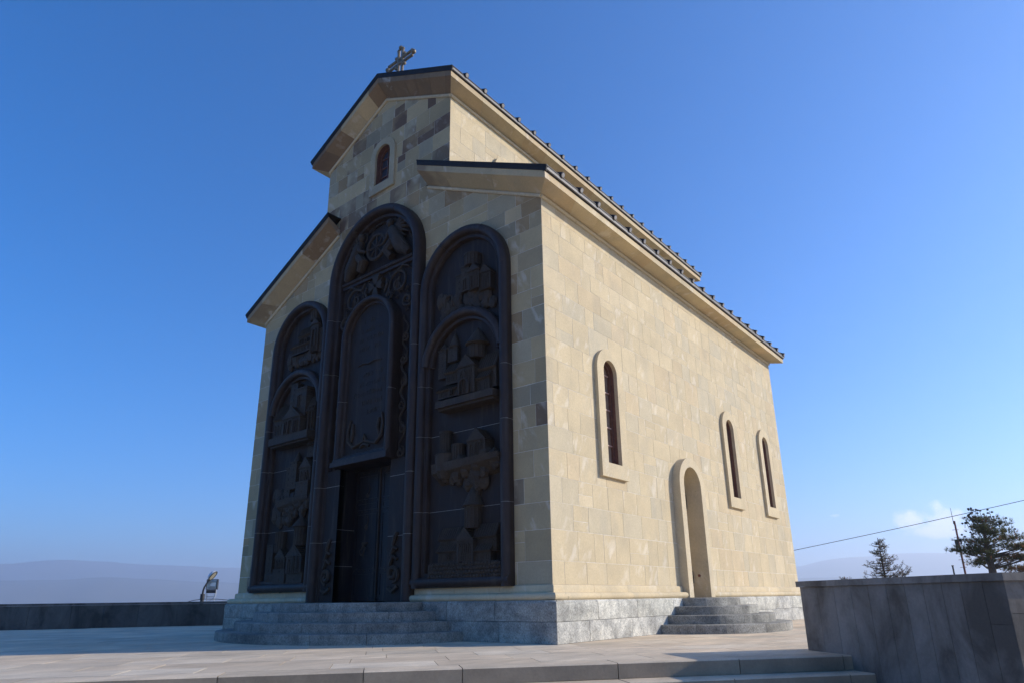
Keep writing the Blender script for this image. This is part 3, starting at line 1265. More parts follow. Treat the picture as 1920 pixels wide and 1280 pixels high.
# arched openings: surrounds, frames, panes -----------------------------------
def arch_ring(mb, cx, hi, ho, zb_i, zb_o, zs, front, back, mp, n=18, inner_back=None, tint=(1, 1, 1, 0), sill=True):
    """flat stone surround: outer half width ho, inner hi; from wall h=0 to h=front; reveal goes in to h=back"""
    pin = [(cx - hi, zb_i)] + [(cx - hi * math.cos(math.pi * i / n), zs + hi * math.sin(math.pi * i / n)) for i in range(n + 1)] + [(cx + hi, zb_i)]
    po = [(cx - ho, zb_o)] + [(cx - ho * math.cos(math.pi * i / n), zs + ho * math.sin(math.pi * i / n)) for i in range(n + 1)] + [(cx + ho, zb_o)]
    k2 = len(pin)
    bev = .012
    for i in range(k2 - 1):
        a, b, c_, d_ = pin[i], pin[i + 1], po[i + 1], po[i]
        mb.poly([mp(*a, front), mp(*b, front), mp(*c_, front), mp(*d_, front)], tint)
        mb.poly([mp(*d_, front), mp(*c_, front), mp(*c_, 0), mp(*d_, 0)], tint)
        mb.poly([mp(*a, back), mp(*b, back), mp(*b, front), mp(*a, front)], tint)
    # bottom
    mb.poly([mp(pin[-1][0], zb_i, back), mp(pin[0][0], zb_i, back), mp(pin[0][0], zb_i, front), mp(pin[-1][0], zb_i, front)], tint)
    if zb_o < zb_i - .01:
        mb.poly([mp(pin[0][0], zb_i, front), mp(po[0][0], zb_o, front), mp(po[-1][0], zb_o, front), mp(pin[-1][0], zb_i, front)], tint)
        mb.poly([mp(po[0][0], zb_o, front), mp(po[0][0], zb_o, 0), mp(po[-1][0], zb_o, 0), mp(po[-1][0], zb_o, front)], tint)
    else:
        for s in (0, -1):
            mb.poly([mp(pin[s][0], zb_o, front), mp(po[s][0], zb_o, front), mp(po[s][0], zb_o, 0), mp(pin[s][0], zb_o, 0)], tint)


def arch_plate(mb, cx, hw, zb_, zs, h, mp, tint=(1, 1, 1, 0), n=14):
    mb.poly([mp(a, b, h) for a, b in arch(cx, hw, zb_, zs, n)], tint)


def bar(mb, u0, u1, v0, v1, h0, h1, mp):
    vs = [mp(u, v, h) for h in (h0, h1) for u, v in ((u0, v0), (u1, v0), (u1, v1), (u0, v1))]
    mb.mesh(vs, ((0, 3, 2, 1), (4, 5, 6, 7), (0, 1, 5, 4), (1, 2, 6, 5), (2, 3, 7, 6), (3, 0, 4, 7)))


def window(cx, hw, zb_, zs, mp, wall, band, drop, front, depth, wood, pane, rows, vert):
    m = MB()
    v = rc.uniform(.97, 1.05) if mp is not MAPF else .74  # front surround shares the shade put into the front stones
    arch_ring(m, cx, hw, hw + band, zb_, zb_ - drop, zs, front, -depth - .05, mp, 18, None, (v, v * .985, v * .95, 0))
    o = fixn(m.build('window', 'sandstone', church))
    o['label'] = 'arched window in a raised stone surround'
    # wooden frame ring
    fr = MB()
    t = .045
    arch_ring(fr, cx, hw - t, hw - .002, zb_ + t, zb_ + .001, zs, -depth + .05, -depth - .03, mp, 18)
    fixn(fr.build('window_frame', wood, o))
    gl = MB()
    iw = hw - t
    zs_ = [zb_ + t + (zs - zb_ - t) * i / rows for i in range(rows + 1)]
    for a, b in zip(zs_, zs_[1:]):
        for u0, u1 in (((cx - iw, cx), (cx, cx + iw)) if vert else ((cx - iw, cx + iw),)):
            g = MB()
            g.poly([mp(u0 + .004, a + .004, -depth), mp(u1 - .004, a + .004, -depth), mp(u1 - .004, b - .004, -depth), mp(u0 + .004, b - .004, -depth)])
            fixn(g.build('pane', pane, o))
    g = MB()
    g.poly([mp(cx + iw * math.cos(math.pi * i / 14), zs + .004 + iw * math.sin(math.pi * i / 14), -depth) for i in range(15)])
    fixn(g.build('pane', pane, o))
    for z in zs_[1:]:
        b = MB()
        bar(b, cx - iw, cx + iw, z - .012, z + .012, -depth - .01, -depth + .03, mp)
        fixn(b.build('glazing_bar', 'window_wood_sunlit' if pane == 'blind' else wood, o))
    if vert:
        b = MB()
        bar(b, cx - .014, cx + .014, zb_ + t, zs + iw * .95, -depth - .01, -depth + .034, mp)
        fixn(b.build('glazing_bar', wood, o))
    # dark room behind
    bk = MB()
    arch_plate(bk, cx, hw, zb_, zs, -depth - .06, mp)
    fixn(bk.build('backing', 'interior', o))
    return o


for a, b, c_, d_ in SWIN:
    window(a, b, c_, d_, MAPS, wall_s, .25, .29, .085, .13, 'window_wood', 'blind', 5, False)
window(NSW[0], NSW[1], NSW[2], NSW[3], MAPN, wall_n, .22, .25, .085, .13, 'window_wood', 'blind', 3, False)
window(NWIN[0], NWIN[1], NWIN[2], NWIN[3], MAPF, wall_f, .19, .25, .06, .16, 'window_wood', 'glass', 3, True)

# side door
m = MB()
arch_ring(m, SDOOR[0], SDOOR[1], SDOOR[1] + .22, PL + .002, PL + .002, SDOOR[3], .20, -.55, MAPS, 22)
sdoor = fixn(m.build('side_door', 'sandstone', church))
sdoor['label'] = 'arched side doorway deep in a raised stone surround'
m = MB()
arch_plate(m, SDOOR[0], SDOOR[1] - .003, PL + .01, SDOOR[3], -.5, MAPS)
fixn(m.build('door_leaf', 'wood_door', sdoor))
for z0, z1 in ((2.75, 3.1), (1.0, 1.28)):
    m = MB()
    m.box((-.42, SDOOR[0] + .30, z0), (-.20, SDOOR[0] + .466, z1))
    m.build('door_hinge', 'door_metal', sdoor)
m = MB()
m.tube([(-.05, SDOOR[0] + SDOOR[1] - .03, 1.17), (-.05, SDOOR[0] + SDOOR[1] + .01, 1.17)], .03, 10)
m.build('door_knob', 'rust', sdoor)

# ------------------------------------------------------------------ relief panels of the front
YF = .03          # field plane of the side panels (behind the wall face)


def frame_profile(wd, ht):
    """(inward, outward) pairs of the rounded frame roll with an inner fillet"""
    pr = [(0.0, -.02), (0.0, ht * .45)]
    for i in range(7):
        a = math.pi - math.pi * i / 6
        pr.append((wd * .36 + wd * .36 * math.cos(a), ht * .55 + ht * .45 * math.sin(a)))
    pr += [(wd * .72, ht * .42), (wd * .76, ht * .36), (wd * .95, ht * .34), (wd, ht * .26), (wd, -.08)]
    return pr


def sweep(mb, path, normals, prof, y0):
    """path in (x,z); normals point inward (to the panel's middle); closed profile"""
    n = len(prof)
    vs = []
    for (x, z), (nx, nz) in zip(path, normals):
        for i_, o_ in prof:
            vs.append((x + nx * i_, y0 - o_, z + nz * i_))
    fs = []
    for a in range(len(path) - 1):
        for i in range(n):
            j = (i + 1) % n
            fs.append((a * n + i, a * n + j, (a + 1) * n + j, (a + 1) * n + i))
    fs.append(tuple(range(n))[::-1])
    fs.append(tuple((len(path) - 1) * n + i for i in range(n)))
    mb.mesh(vs, fs)


def frame_blocks(parent, cx, hw, z0, zs, wd, ht, y0, joints, bottom=True, mat='panel_frame'):
    pr = frame_profile(wd, ht)
    g = .004
    out_ = []
    for sgn in (-1, 1):
        zj = [z0 + (wd * .0)] + [z for z in joints if z0 < z < zs] + [zs]
        for a, b in zip(zj, zj[1:]):
            m = MB()
            lo = a + g if a > z0 else a
            sweep(m, [(cx + sgn * hw, lo), (cx + sgn * hw, b - g)], [(-sgn, 0), (-sgn, 0)], pr, y0)
            out_.append(fixn(m.build('frame_block', mat, parent, True)))
    n = 24
    cuts = [0, 8, 16, 24]
    for a, b in zip(cuts, cuts[1:]):
        m = MB()
        pth, nr = [], []
        for i in range(a, b + 1):
            t = math.pi * i / n + (.004 if i == a and a else 0) - (.004 if i == b and b < n else 0)
            pth.append((cx + hw * math.cos(t), zs + hw * math.sin(t)))
            nr.append((-math.cos(t), -math.sin(t)))
        sweep(m, pth, nr, pr, y0)
        out_.append(fixn(m.build('frame_block', mat, parent, True)))
    if bottom:
        m = MB()
        sweep(m, [(cx - hw + .004, z0), (cx + hw - .004, z0)], [(0, 1), (0, 1)], pr, y0 - .002)
        out_.append(fixn(m.build('frame_block', mat, parent, True)))
    # pale joint filler just inside the blocks
    pj_ = [(max(.004, i_ - .004) if i_ > 0 else .004, o_ - .005) for i_, o_ in pr]
    m = MB()
    for sgn in (-1, 1):
        for z in joints:
            if z0 < z < zs:
                sweep(m, [(cx + sgn * hw, z - .006), (cx + sgn * hw, z + .006)], [(-sgn, 0), (-sgn, 0)], pj_, y0)
    if m.v:
        fixn(m.build('joint_mortar', 'panel_joint', parent))
    return out_


def prim(m, t, y0, rd):
    """relief primitives in the wall plane; (kind, x0, x1, z0, z1, depth out of the field)"""
    kind, x0, x1, z0, z1, d = t
    d *= .82
    y1 = y0 - d
    cx, wd, ht = (x0 + x1) / 2, x1 - x0, z1 - z0
    if kind == 'box':
        m.box((x0, y1, z0), (x1, y0, z1), taper=.03)
        m.box((x0 - .012, y1 - .012, z1 - .03), (x1 + .012, y0, z1))
        for i in range(max(2, int(ht / .14))):
            zz = z0 + ht * (i + .4) / max(2, int(ht / .14))
            m.box((x0 - .006, y1 - .005, zz), (x1 + .006, y0, zz + .012))
            m.box((cx - .018, y1 - .008, zz + .035), (cx + .018, y0, zz + .09))
    elif kind in ('gab', 'gabx'):
        rf = min(ht * .4, wd * .55)
        m.box((x0, y1, z0), (x1, y0, z1 - rf))
        e = .025
        vs = [(x0 - e, y1 - e, z1 - rf - e * .6), (x1 + e, y1 - e, z1 - rf - e * .6), (cx, y1 - e, z1), (x0 - e, y0, z1 - rf - e * .6), (x1 + e, y0, z1 - rf - e * .6), (cx, y0, z1)]
        m.mesh(vs, ((0, 1, 2), (5, 4, 3), (0, 2, 5, 3), (1, 4, 5, 2), (0, 3, 4, 1)))
        for i in range(3):
            a_ = x0 + wd * (.22 + .28 * i)
            m.tube([(a_ - wd * .07, y1 - .006, z0), (a_ - wd * .07, y1 - .006, z0 + (ht - rf) * .62), (a_, y1 - .012, z0 + (ht - rf) * .8), (a_ + wd * .07, y1 - .006, z0 + (ht - rf) * .62), (a_ + wd * .07, y1 - .006, z0)], .011, 5)
        m.box((x0 - .01, y1 - .012, z0 + (ht - rf) * .86), (x1 + .01, y0, z0 + (ht - rf) * .9))
        for i in range(5):
            f_ = (i + .5) / 5
            for s_ in (-1, 1):
                xa = cx + s_ * (wd / 2 + e) * f_
                m.tube([(xa, y1 - e, z1 - rf * f_ + .006), (xa, y0, z1 - rf * f_ + .006)], .009, 4)
        # recessed gable face line
        vs = [(x0 + wd * .12, y1 - e - .008, z1 - rf), (x1 - wd * .12, y1 - e - .008, z1 - rf), (cx, y1 - e - .008, z1 - rf * .2)]
        vs += [(a, y1 - e + .01, c_) for a, b, c_ in vs]
        m.mesh(vs, ((0, 1, 2), (0, 3, 4, 1), (1, 4, 5, 2), (2, 5, 3, 0)))
    elif kind == 'wing':
        rf = ht * .42
        m.box((x0, y1 + .02, z0), (x1, y0, z1 - rf))
        e = .03
        vs = [(x0 - .02, y1 - e, z1 - rf - .03), (x1 + .02, y1 - e, z1 - rf - .03), (x1 + .02, y0 - d * .25, z1), (x0 - .02, y0 - d * .25, z1)]
        vs += [(a, b + .03, c_ - .03) for a, b, c_ in vs]
        m.mesh(vs, ((0, 1, 2, 3), (7, 6, 5, 4), (0, 4, 5, 1), (1, 5, 6, 2), (2, 6, 7, 3), (3, 7, 4, 0)))
        m.box((x0, y0 - d * .3, z1 - rf - .02), (x1, y0, z1 - .04))
        nr_ = max(4, int(wd / .055))
        for i in range(nr_ + 1):
            xa = x0 + wd * i / nr_
            m.tube([(xa, y1 - e - .004, z1 - rf - .028), (xa, y0 - d * .25 - .004, z1 + .003)], .009, 4)
        nw_ = max(2, int(wd / .13))
        for i in range(nw_):
            xa = x0 + wd * (i + .5) / nw_
            hh_ = (ht - rf) * .55
            m.tube([(xa - .028, y1 + .016, z0 + hh_ * .35), (xa - .028, y1 + .016, z0 + hh_ * 1.05), (xa, y1 + .012, z0 + hh_ * 1.25), (xa + .028, y1 + .016, z0 + hh_ * 1.05), (xa + .028, y1 + .016, z0 + hh_ * .35)], .009, 5)
        m.box((x0 - .008, y1 + .008, z0), (x1 + .008, y0, z0 + .02))
    elif kind == 'drum':
        m.cyl(cx, y0 - d * .35, z0, z1, wd / 2, wd / 2, 16)
        m.cyl(cx, y0 - d * .35, z1 - .035, z1, wd / 2 + .015, wd / 2 + .015, 16)
        for i in range(7):
            a = R(200 + i * 23)
            px, py = cx + math.cos(a) * wd / 2, y0 - d * .35 + math.sin(a) * wd / 2
            m.cyl(px, py, z0, z1 - .03, .012, .012, 6)
    elif kind == 'cone':
        m.cyl(cx, y0 - d * .35, z0, z1, wd / 2 + .01, .006, 18)
        m.cyl(cx, y0 - d * .35, z0 - .02, z0, wd / 2 - .01, wd / 2 + .012, 18)
    elif kind == 'slit':
        m.box((x0, y1 - .004, z0), (x0 + .018, y0, z1))
        m.box((x1 - .018, y1 - .004, z0), (x1, y0, z1))
        m.box((x0, y1 - .008, z1), (x1, y0, z1 + .02))
    elif kind == 'arch':
        n = 10
        zs = z1 - wd / 2
        pts = [(x0, y1, z0)] + [(cx - wd / 2 * math.cos(math.pi * i / n), y1, zs + wd / 2 * math.sin(math.pi * i / n)) for i in range(n + 1)] + [(x1, y1, z0)]
        m.tube(pts, .022, 6)
    elif kind in ('rock', 'crag', 'bast', 'wallr', 'slab'):
        if kind == 'slab':
            m.box((x0, y1, z0), (x1, y0, z1 - .03))
            m.box((x0 + .03, y1 + .06, z0 - .05), (x1 - .03, y0, z0))
        elif kind == 'bast':
            m.tube([(cx, y0 - d * .3, z0), (cx, y0 - d * .3, z0 + ht * .3), (cx, y0 - d * .3, z1)], [wd * .30, wd * .46, wd * .5], 18)
            m.tube([(cx, y0 - d * .3, z1), (cx, y0 - d * .3, z1 + .03)], [wd * .52, wd * .44], 18)
        elif kind == 'wallr':
            nx_, nz_ = max(4, int(wd / .075)), max(3, int(ht / .06))
            for a in range(nx_):
                for b in range(nz_):
                    px, pz = x0 + wd * (a + .5 + .5 * (b % 2)) / nx_, z0 + ht * (b + .5) / nz_
                    if px < x1:
                        m.ball((px, y1 + .04, pz), .05, 6, 4, sq=(1, .6, .8), jit=.5, seed=rd.random())
            m.box((x0, y1 + .04, z0), (x1, y0, z1 - .02))
        else:
            nx_, nz_ = max(3, int(wd / .16)), max(2, int(ht / .14))
            for a in range(nx_):
                for b in range(nz_):
                    px, pz = x0 + wd * (a + rd.random()) / nx_, z0 + ht * (b + rd.random()) / nz_
                    if kind == 'crag' and pz < z0 + ht * .5 * abs((px - cx) / wd * 2 - .1):
                        continue
                    fd = d * (.45 + .5 * (pz - z0) / ht)
                    m.ball((px, y0 - fd * .45, pz), rd.uniform(.10, .16), 7, 5, sq=(1.05, fd * 3.4 if fd * 3.4 > .5 else .5, 1.25), jit=.35, seed=rd.random())
            if kind == 'crag':
                vs = [(x0, y1 + .08, z1 - ht * .45), (x1, y1 + .08, z1 - ht * .2), (x1, y1 + .05, z1), (x0, y1 + .05, z1 - .04), (x0, y0, z0 + ht * .15), (x1, y0, z0 + ht * .35), (x1, y0, z1), (x0, y0, z1)]
                m.mesh(vs, ((0, 1, 2, 3), (0, 4, 5, 1), (3, 2, 6, 7), (1, 5, 6, 2), (0, 3, 7, 4)))


REL = {
    'R1': [('rock', -2.8, -1.27, 6.47, 6.91, 0.2), ('box', -2.07, -1.84, 6.89, 7.49, 0.2), ('gabx', -1.81, -1.51, 6.83, 7.42, 0.26), ('gab', -1.56, -1.24, 6.76, 7.32, 0.2), ('drum', -2.01, -1.63, 7.45, 7.73, 0.16), ('box', -2.3, -2.11, 6.92, 7.39, 0.1), ('arch', -2.57, -2.36, 6.69, 6.96, 0.14), ('slit', -1.73, -1.63, 6.88, 7.13, 0.28), ('slit', -2.0, -1.93, 6.92, 7.15, 0.22)],
    'R2': [('slab', -2.58, -1.04, 4.4, 4.57, 0.42), ('wing', -2.62, -2.02, 4.62, 4.96, 0.3), ('wing', -2.47, -2.07, 4.92, 5.41, 0.22), ('gab', -2.0, -1.55, 4.58, 5.4, 0.36), ('wing', -1.58, -1.22, 4.53, 5.11, 0.3), ('wing', -1.57, -1.1, 4.63, 5.39, 0.22), ('drum', -1.87, -1.48, 5.33, 5.7, 0.22), ('cone', -1.91, -1.4, 5.63, 6.02, 0.25), ('box', -2.49, -2.21, 5.44, 5.78, 0.12), ('cone', -2.45, -2.21, 5.77, 6.1, 0.12), ('box', -2.74, -2.52, 5.12, 5.76, 0.14), ('cone', -2.73, -2.53, 5.76, 5.92, 0.14), ('arch', -1.92, -1.68, 4.55, 4.88, 0.42), ('slit', -1.82, -1.74, 5.02, 5.21, 0.38), ('slit', -1.7, -1.62, 4.99, 5.18, 0.38), ('slit', -2.26, -2.19, 4.66, 4.77, 0.33)],
    'R3': [('crag', -2.69, -0.98, 2.8, 3.31, 0.45), ('gab', -1.75, -1.3, 3.25, 3.85, 0.32), ('drum', -2.28, -2.01, 3.26, 3.64, 0.3), ('drum', -2.64, -2.39, 3.47, 3.96, 0.25), ('bast', -2.69, -2.21, 2.98, 3.46, 0.45), ('rock', -1.89, -1.41, 2.67, 3.07, 0.22), ('slit', -1.57, -1.52, 3.36, 3.51, 0.35), ('slit', -1.46, -1.39, 3.36, 3.56, 0.35)],
    'R4': [('wallr', -2.82, -1.96, 1.09, 1.37, 0.3), ('wallr', -1.96, -1.0, 1.08, 1.37, 0.3), ('wing', -2.6, -2.08, 1.56, 2.04, 0.16), ('wing', -2.6, -2.08, 1.36, 1.79, 0.22), ('gab', -2.06, -1.64, 1.37, 2.0, 0.26), ('wing', -1.69, -1.16, 1.54, 2.05, 0.16), ('wing', -1.68, -1.26, 1.35, 1.75, 0.22), ('drum', -1.94, -1.6, 1.98, 2.38, 0.18), ('cone', -1.97, -1.55, 2.4, 2.85, 0.2), ('slit', -1.92, -1.85, 1.53, 1.7, 0.28), ('slit', -1.81, -1.75, 1.53, 1.69, 0.28), ('slit', -1.81, -1.75, 2.14, 2.29, 0.2), ('slit', -2.32, -2.25, 1.43, 1.52, 0.25)],
    'L1': [('wing', -8.09, -7.46, 7.16, 7.73, 0.16), ('wing', -8.32, -7.38, 6.98, 7.39, 0.22), ('gab', -7.42, -7.1, 6.86, 7.79, 0.26), ('box', -7.1, -6.98, 6.83, 7.46, 0.2), ('drum', -7.58, -7.2, 7.76, 8.05, 0.16), ('cone', -7.66, -7.19, 8.05, 8.2, 0.18), ('rock', -8.54, -7.1, 6.68, 7.05, 0.18), ('arch', -7.33, -7.18, 7.0, 7.46, 0.29), ('slit', -7.95, -7.83, 7.2, 7.34, 0.25), ('slit', -7.71, -7.59, 7.18, 7.33, 0.25)],
    'L2': [('slab', -8.7, -7.0, 4.54, 4.76, 0.45), ('box', -8.17, -7.86, 5.29, 6.15, 0.22), ('box', -7.8, -7.34, 5.17, 5.95, 0.3), ('gab', -8.17, -7.38, 4.71, 5.46, 0.42), ('wing', -8.7, -7.99, 4.73, 5.67, 0.32), ('wing', -7.32, -7.02, 4.75, 5.69, 0.25), ('arch', -7.85, -7.63, 4.75, 5.11, 0.46), ('slit', -8.04, -7.94, 4.79, 5.06, 0.46), ('slit', -7.57, -7.47, 4.77, 5.05, 0.46), ('slit', -7.7, -7.62, 5.43, 5.74, 0.33), ('slit', -7.2, -7.05, 4.8, 5.36, 0.28)],
    'L3': [('crag', -8.3, -7.0, 2.69, 3.16, 0.35), ('box', -8.07, -7.85, 3.07, 3.94, 0.2), ('box', -7.84, -7.58, 3.36, 4.05, 0.24), ('cone', -7.86, -7.62, 4.01, 4.33, 0.2), ('gab', -7.46, -7.0, 3.36, 4.1, 0.22), ('box', -7.52, -7.0, 3.1, 3.5, 0.28), ('rock', -8.64, -7.92, 2.63, 3.4, 0.14), ('box', -7.3, -7.02, 4.1, 4.41, 0.14), ('cone', -7.32, -7.0, 4.41, 4.65, 0.14), ('slit', -7.2, -7.11, 3.52, 3.72, 0.25)],
    'L4': [('box', -8.7, -8.42, 1.17, 2.07, 0.14), ('drum', -8.35, -8.05, 1.86, 2.36, 0.14), ('gab', -8.2, -7.8, 1.4, 1.95, 0.2), ('gab', -7.66, -7.04, 1.35, 2.01, 0.26), ('drum', -7.52, -7.18, 1.98, 2.43, 0.18), ('cone', -7.58, -7.15, 2.43, 2.72, 0.2), ('box', -8.2, -7.71, 1.08, 1.46, 0.24), ('box', -7.66, -7.02, 1.09, 1.36, 0.22), ('rock', -8.68, -7.95, 1.05, 1.3, 0.18), ('slit', -7.36, -7.3, 1.43, 1.75, 0.28), ('slit', -7.22, -7.17, 1.42, 1.81, 0.28)],
}
LBL = {'R1': 'relief of a ruined domed church on rocks', 'R2': 'relief of a church with conical dome and side towers',
       'R3': 'relief of a hill fortress on a jutting crag', 'R4': 'relief of a domed church behind a stone wall',
       'L1': 'relief of a long church with a pointed dome', 'L2': 'relief of a gabled monastery on a ledge',
       'L3': 'relief of towers above a rocky wall', 'L4': 'relief of a church beside slim towers'}


def side_panel(cx, keys, label):
    m = MB()
    m.poly([(a, YF, b) for a, b in arch(cx, 1.25, .92, 7.20, 18, .12)])
    pan = fixn(m.build('relief_panel', 'panel_field', church))
    pan['label'] = label
    # make the field face the viewer
    if pan.data.polygons[0].normal.y > 0:
        pan.data.flip_normals()
    frame_blocks(pan, cx, 1.25, .92, 7.20, .28, .22, 0.0, [2.38, 3.93, 5.02])
    # lower arch roll
    pr = frame_profile(.26, .20)
    mm = MB()
    pth, nr = [], []
    for i in range(25):
        t = math.pi * (.03 + .94 * i / 24)
        pth.append((cx + 1.17 * math.cos(t), 5.36 + 1.17 * math.sin(t)))
        nr.append((-math.cos(t), -math.sin(t)))
    sweep(mm, pth, nr, pr, 0.0)
    fixn(mm.build('arch_roll', 'panel_frame', pan, True))
    # field slabs: joints between the cast slabs
    jm = MB()
    for z in (2.38, 3.93):
        jm.box((cx - .96, YF - .004, z - .004), (cx + .96, YF, z + .004))
    jm.build('joint_mortar', 'panel_joint', pan)
    rd = random.Random(hash(label) % 1000 if False else len(label))
    for kk in keys:
        rm_ = MB()
        for t in REL[kk]:
            prim(rm_, t, YF, rd)
        o = rm_.build('relief_scene', 'relief_bronze', pan)
        o['label'] = LBL[kk]
    return pan


side_panel(-2.05, ('R1', 'R2', 'R3', 'R4'), 'dark arched panel of church reliefs nearest the corner')
side_panel(-7.95, ('L1', 'L2', 'L3', 'L4'), 'dark arched panel of church reliefs on the far side')

# central panel -----------------------------------------------------------------
DX0, DX1, DZ = -5.88, -4.12, 3.62
m = MB()
ps = [arch(-5.0, 1.69, .62, 8.46, 20, .12)]
ps = subtract(ps, hps([(DX0, .3), (DX1, .3), (DX1, DZ), (DX0, DZ)]))
for p in ps:
    if area(p) < 0:
        p = p[::-1]
    m.poly([(a, YF, b) for a, b in p])
cpan = m.build('portal_panel', 'panel_field', church)
cpan['label'] = 'tall dark arched portal panel with angels, tablet and door'
frame_blocks(cpan, -5.0, 1.69, PL + .004, 8.46, .31, .28, 0.0, [1.98, 3.24, 6.04, 7.47], bottom=False)
# flat jamb bands beside the door
for x0, x1 in ((-6.36, DX0), (DX1, -3.64)):
    m = MB()
    m.box((x0, -.10, PL + .004), (x1, YF + .02, DZ - .01))
    m.build('jamb', 'panel_field', cpan)
    jm = MB()
    for z in (1.98, 3.24):
        jm.box((x0, -.1035, z - .005), (x1, YF, z + .005))
    jm.build('joint_mortar', 'panel_joint', cpan)
# reveal of the door recess
YD = .42
m = MB()
for x in (DX0, DX1):
    m.poly([(x, -.10, PL), (x, YD, PL), (x, YD, DZ), (x, -.10, DZ)])
m.poly([(DX0, -.10, DZ), (DX0, YD, DZ), (DX1, YD, DZ), (DX1, -.10, DZ)])
m.poly([(DX0, -.21, PL + .003), (DX1, -.21, PL + .003), (DX1, YD, PL + .003), (DX0, YD, PL + .003)])
m.build('door_reveal', 'door_metal', cpan)
jm = MB()
for z in (1.45, 2.25):
    jm.box((DX0, -.09, z - .004), (DX0 + .004, YD, z + .004))
jm.build('joint_mortar', 'panel_joint', cpan)
# two door leaves
for sgn in (-1, 1):
    x0, x1 = (DX0, -5.008) if sgn < 0 else (-4.992, DX1)
    m = MB()
    m.box((x0, YD - .03, PL + .02), (x1, YD + .05, DZ))
    wd = x1 - x0
    for z0, z1 in ((.80, 1.30), (1.38, 2.62), (2.70, 2.86), (2.94, 3.50)):
        # raised borders of the fields
        for a, b, c_, d_ in ((x0 + .08, x1 - .08, z0, z0 + .03), (x0 + .08, x1 - .08, z1 - .03, z1), (x0 + .08, x0 + .11, z0 + .03, z1 - .03), (x1 - .11, x1 - .08, z0 + .03, z1 - .03)):
            m.box((a, YD - .045, c_), (b, YD - .03, d_))
    leaf = m.build('door_leaf', 'door_metal', cpan)
    cx = (x0 + x1) / 2
    for a in range(9):
        for z in (.74, 1.34, 2.66, 2.90, 3.55):
            st = MB()
            st.ball((x0 + .08 + (wd - .16) * a / 8, YD - .034, z), .016, 6, 4)
            if a % 2 == 0:
                st.build('stud', 'relief_bronze', leaf)
    kx = cx + (-sgn) * -.02
    kn = MB()
    kn.ball((kx, YD - .06, 1.92), .05, 8, 6)
    kn.box((kx - .09, YD - .06, 1.93), (kx + .09, YD - .03, 1.97))
    kn.tube([(kx + .075 * math.sin(2 * math.pi * i / 16), YD - .075 - .03 * (i in range(4, 13)), 1.78 + .10 * math.cos(2 * math.pi * i / 16)) for i in range(17)], .018, 6)
    kn.build('door_knocker', 'relief_bronze', leaf)
    for z in (2.30, 3.02):
        kn = MB()
        kn.ball((cx, YD - .03, z), .055, 8, 6, sq=(1, .6, 1.2))
        kn.tube([(cx + .03, YD - .04, z + .06), (cx + .07, YD - .04, z + .16), (cx + .03, YD - .04, z + .26)], .012, 5)
        kn.build('rosette', 'relief_bronze', leaf)
m = MB()
m.tube([(-5.0, YD - .05, PL + .02), (-5.0, YD - .05, DZ)], .022, 8)
m.build('meeting_stile', 'relief_bronze', cpan)

# tablet above the door
TX = -5.0
m = MB()
m.poly([(a, -.12, b) for a, b in arch(TX, .95, 3.70, 6.74, 18, .12)])
tab = m.build('inscription_tablet', 'panel_field', cpan)
if tab.data.polygons[0].normal.y > 0:
    tab.data.flip_normals()
# its frame is a third-level part of the portal panel
frame_blocks(cpan, TX, .95, 3.70, 6.74, .20, .20, -.10, [5.2])
m = MB()
m.box((TX - .98, -.34, 3.63), (TX + .98, YF, 3.74))
m.build('tablet_sill', 'panel_frame', cpan)
m = MB()
m.poly([(TX - .95, -.10, 3.7), (TX - .95, YF, 3.7), (TX - .95, YF, 6.74), (TX - .95, -.10, 6.74)])
m.poly([(TX + .95, -.10, 3.7), (TX + .95, YF, 3.7), (TX + .95, YF, 6.74), (TX + .95, -.10, 6.74)])
for i in range(18):
    a, b = math.pi * i / 18, math.pi * (i + 1) / 18
    m.poly([(TX + .95 * math.cos(a), -.10, 6.74 + .95 * math.sin(a)), (TX + .95 * math.cos(b), -.10, 6.74 + .95 * math.sin(b)), (TX + .95 * math.cos(b), YF, 6.74 + .95 * math.sin(b)), (TX + .95 * math.cos(a), YF, 6.74 + .95 * math.sin(a))])
m.build('tablet_edge', 'panel_frame', cpan)
# worn raised strokes of the inscription, too shallow to read
m = MB()
rd = random.Random(5)
for z, x0, x1 in [(7.05, -5.25, -4.75), (6.82, -5.4, -4.6), (6.59, -5.45, -4.55), (6.36, -5.4, -4.6), (5.7, -5.2, -4.5), (5.47, -5.3, -4.45), (5.24, -5.5, -4.5), (5.01, -5.2, -4.5), (4.78, -5.0, -4.5)]:
    x = x0
    while x < x1:
        h = rd.uniform(.07, .13)
        if rd.random() < .82:
            m.box((x, -.126, z), (x + .014, -.119, z + h))
            if rd.random() < .5:
                m.box((x, -.126, z + h * rd.uniform(.2, .9)), (x + rd.uniform(.03, .05), -.119, z + h))
        x += rd.uniform(.05, .09)
m.build('inscription', 'relief_bronze', cpan, False, 'stuff')


def curve_relief(name, curves, rad, mat='relief_bronze', y=-.03, extra=None):
    m = MB()
    for c_ in curves:
        n = len(c_)
        m.tube([(a, y - .02 * math.sin(math.pi * i / max(1, n - 1)), b) for i, (a, b) in enumerate(c_)], [rad * (.55 + .45 * math.sin(math.pi * (i + .5) / n)) for i in range(n)], 6)
    if extra:
        extra(m)
    return m.build(name, mat, cpan, True)


def spiral(cx, cz, r0, r1, turns, a0, sgn, n=26):
    return [(cx + (r0 + (r1 - r0) * i / n) * math.cos(a0 + sgn * turns * 2 * math.pi * i / n), cz + (r0 + (r1 - r0) * i / n) * math.sin(a0 + sgn * turns * 2 * math.pi * i / n)) for i in range(n + 1)]


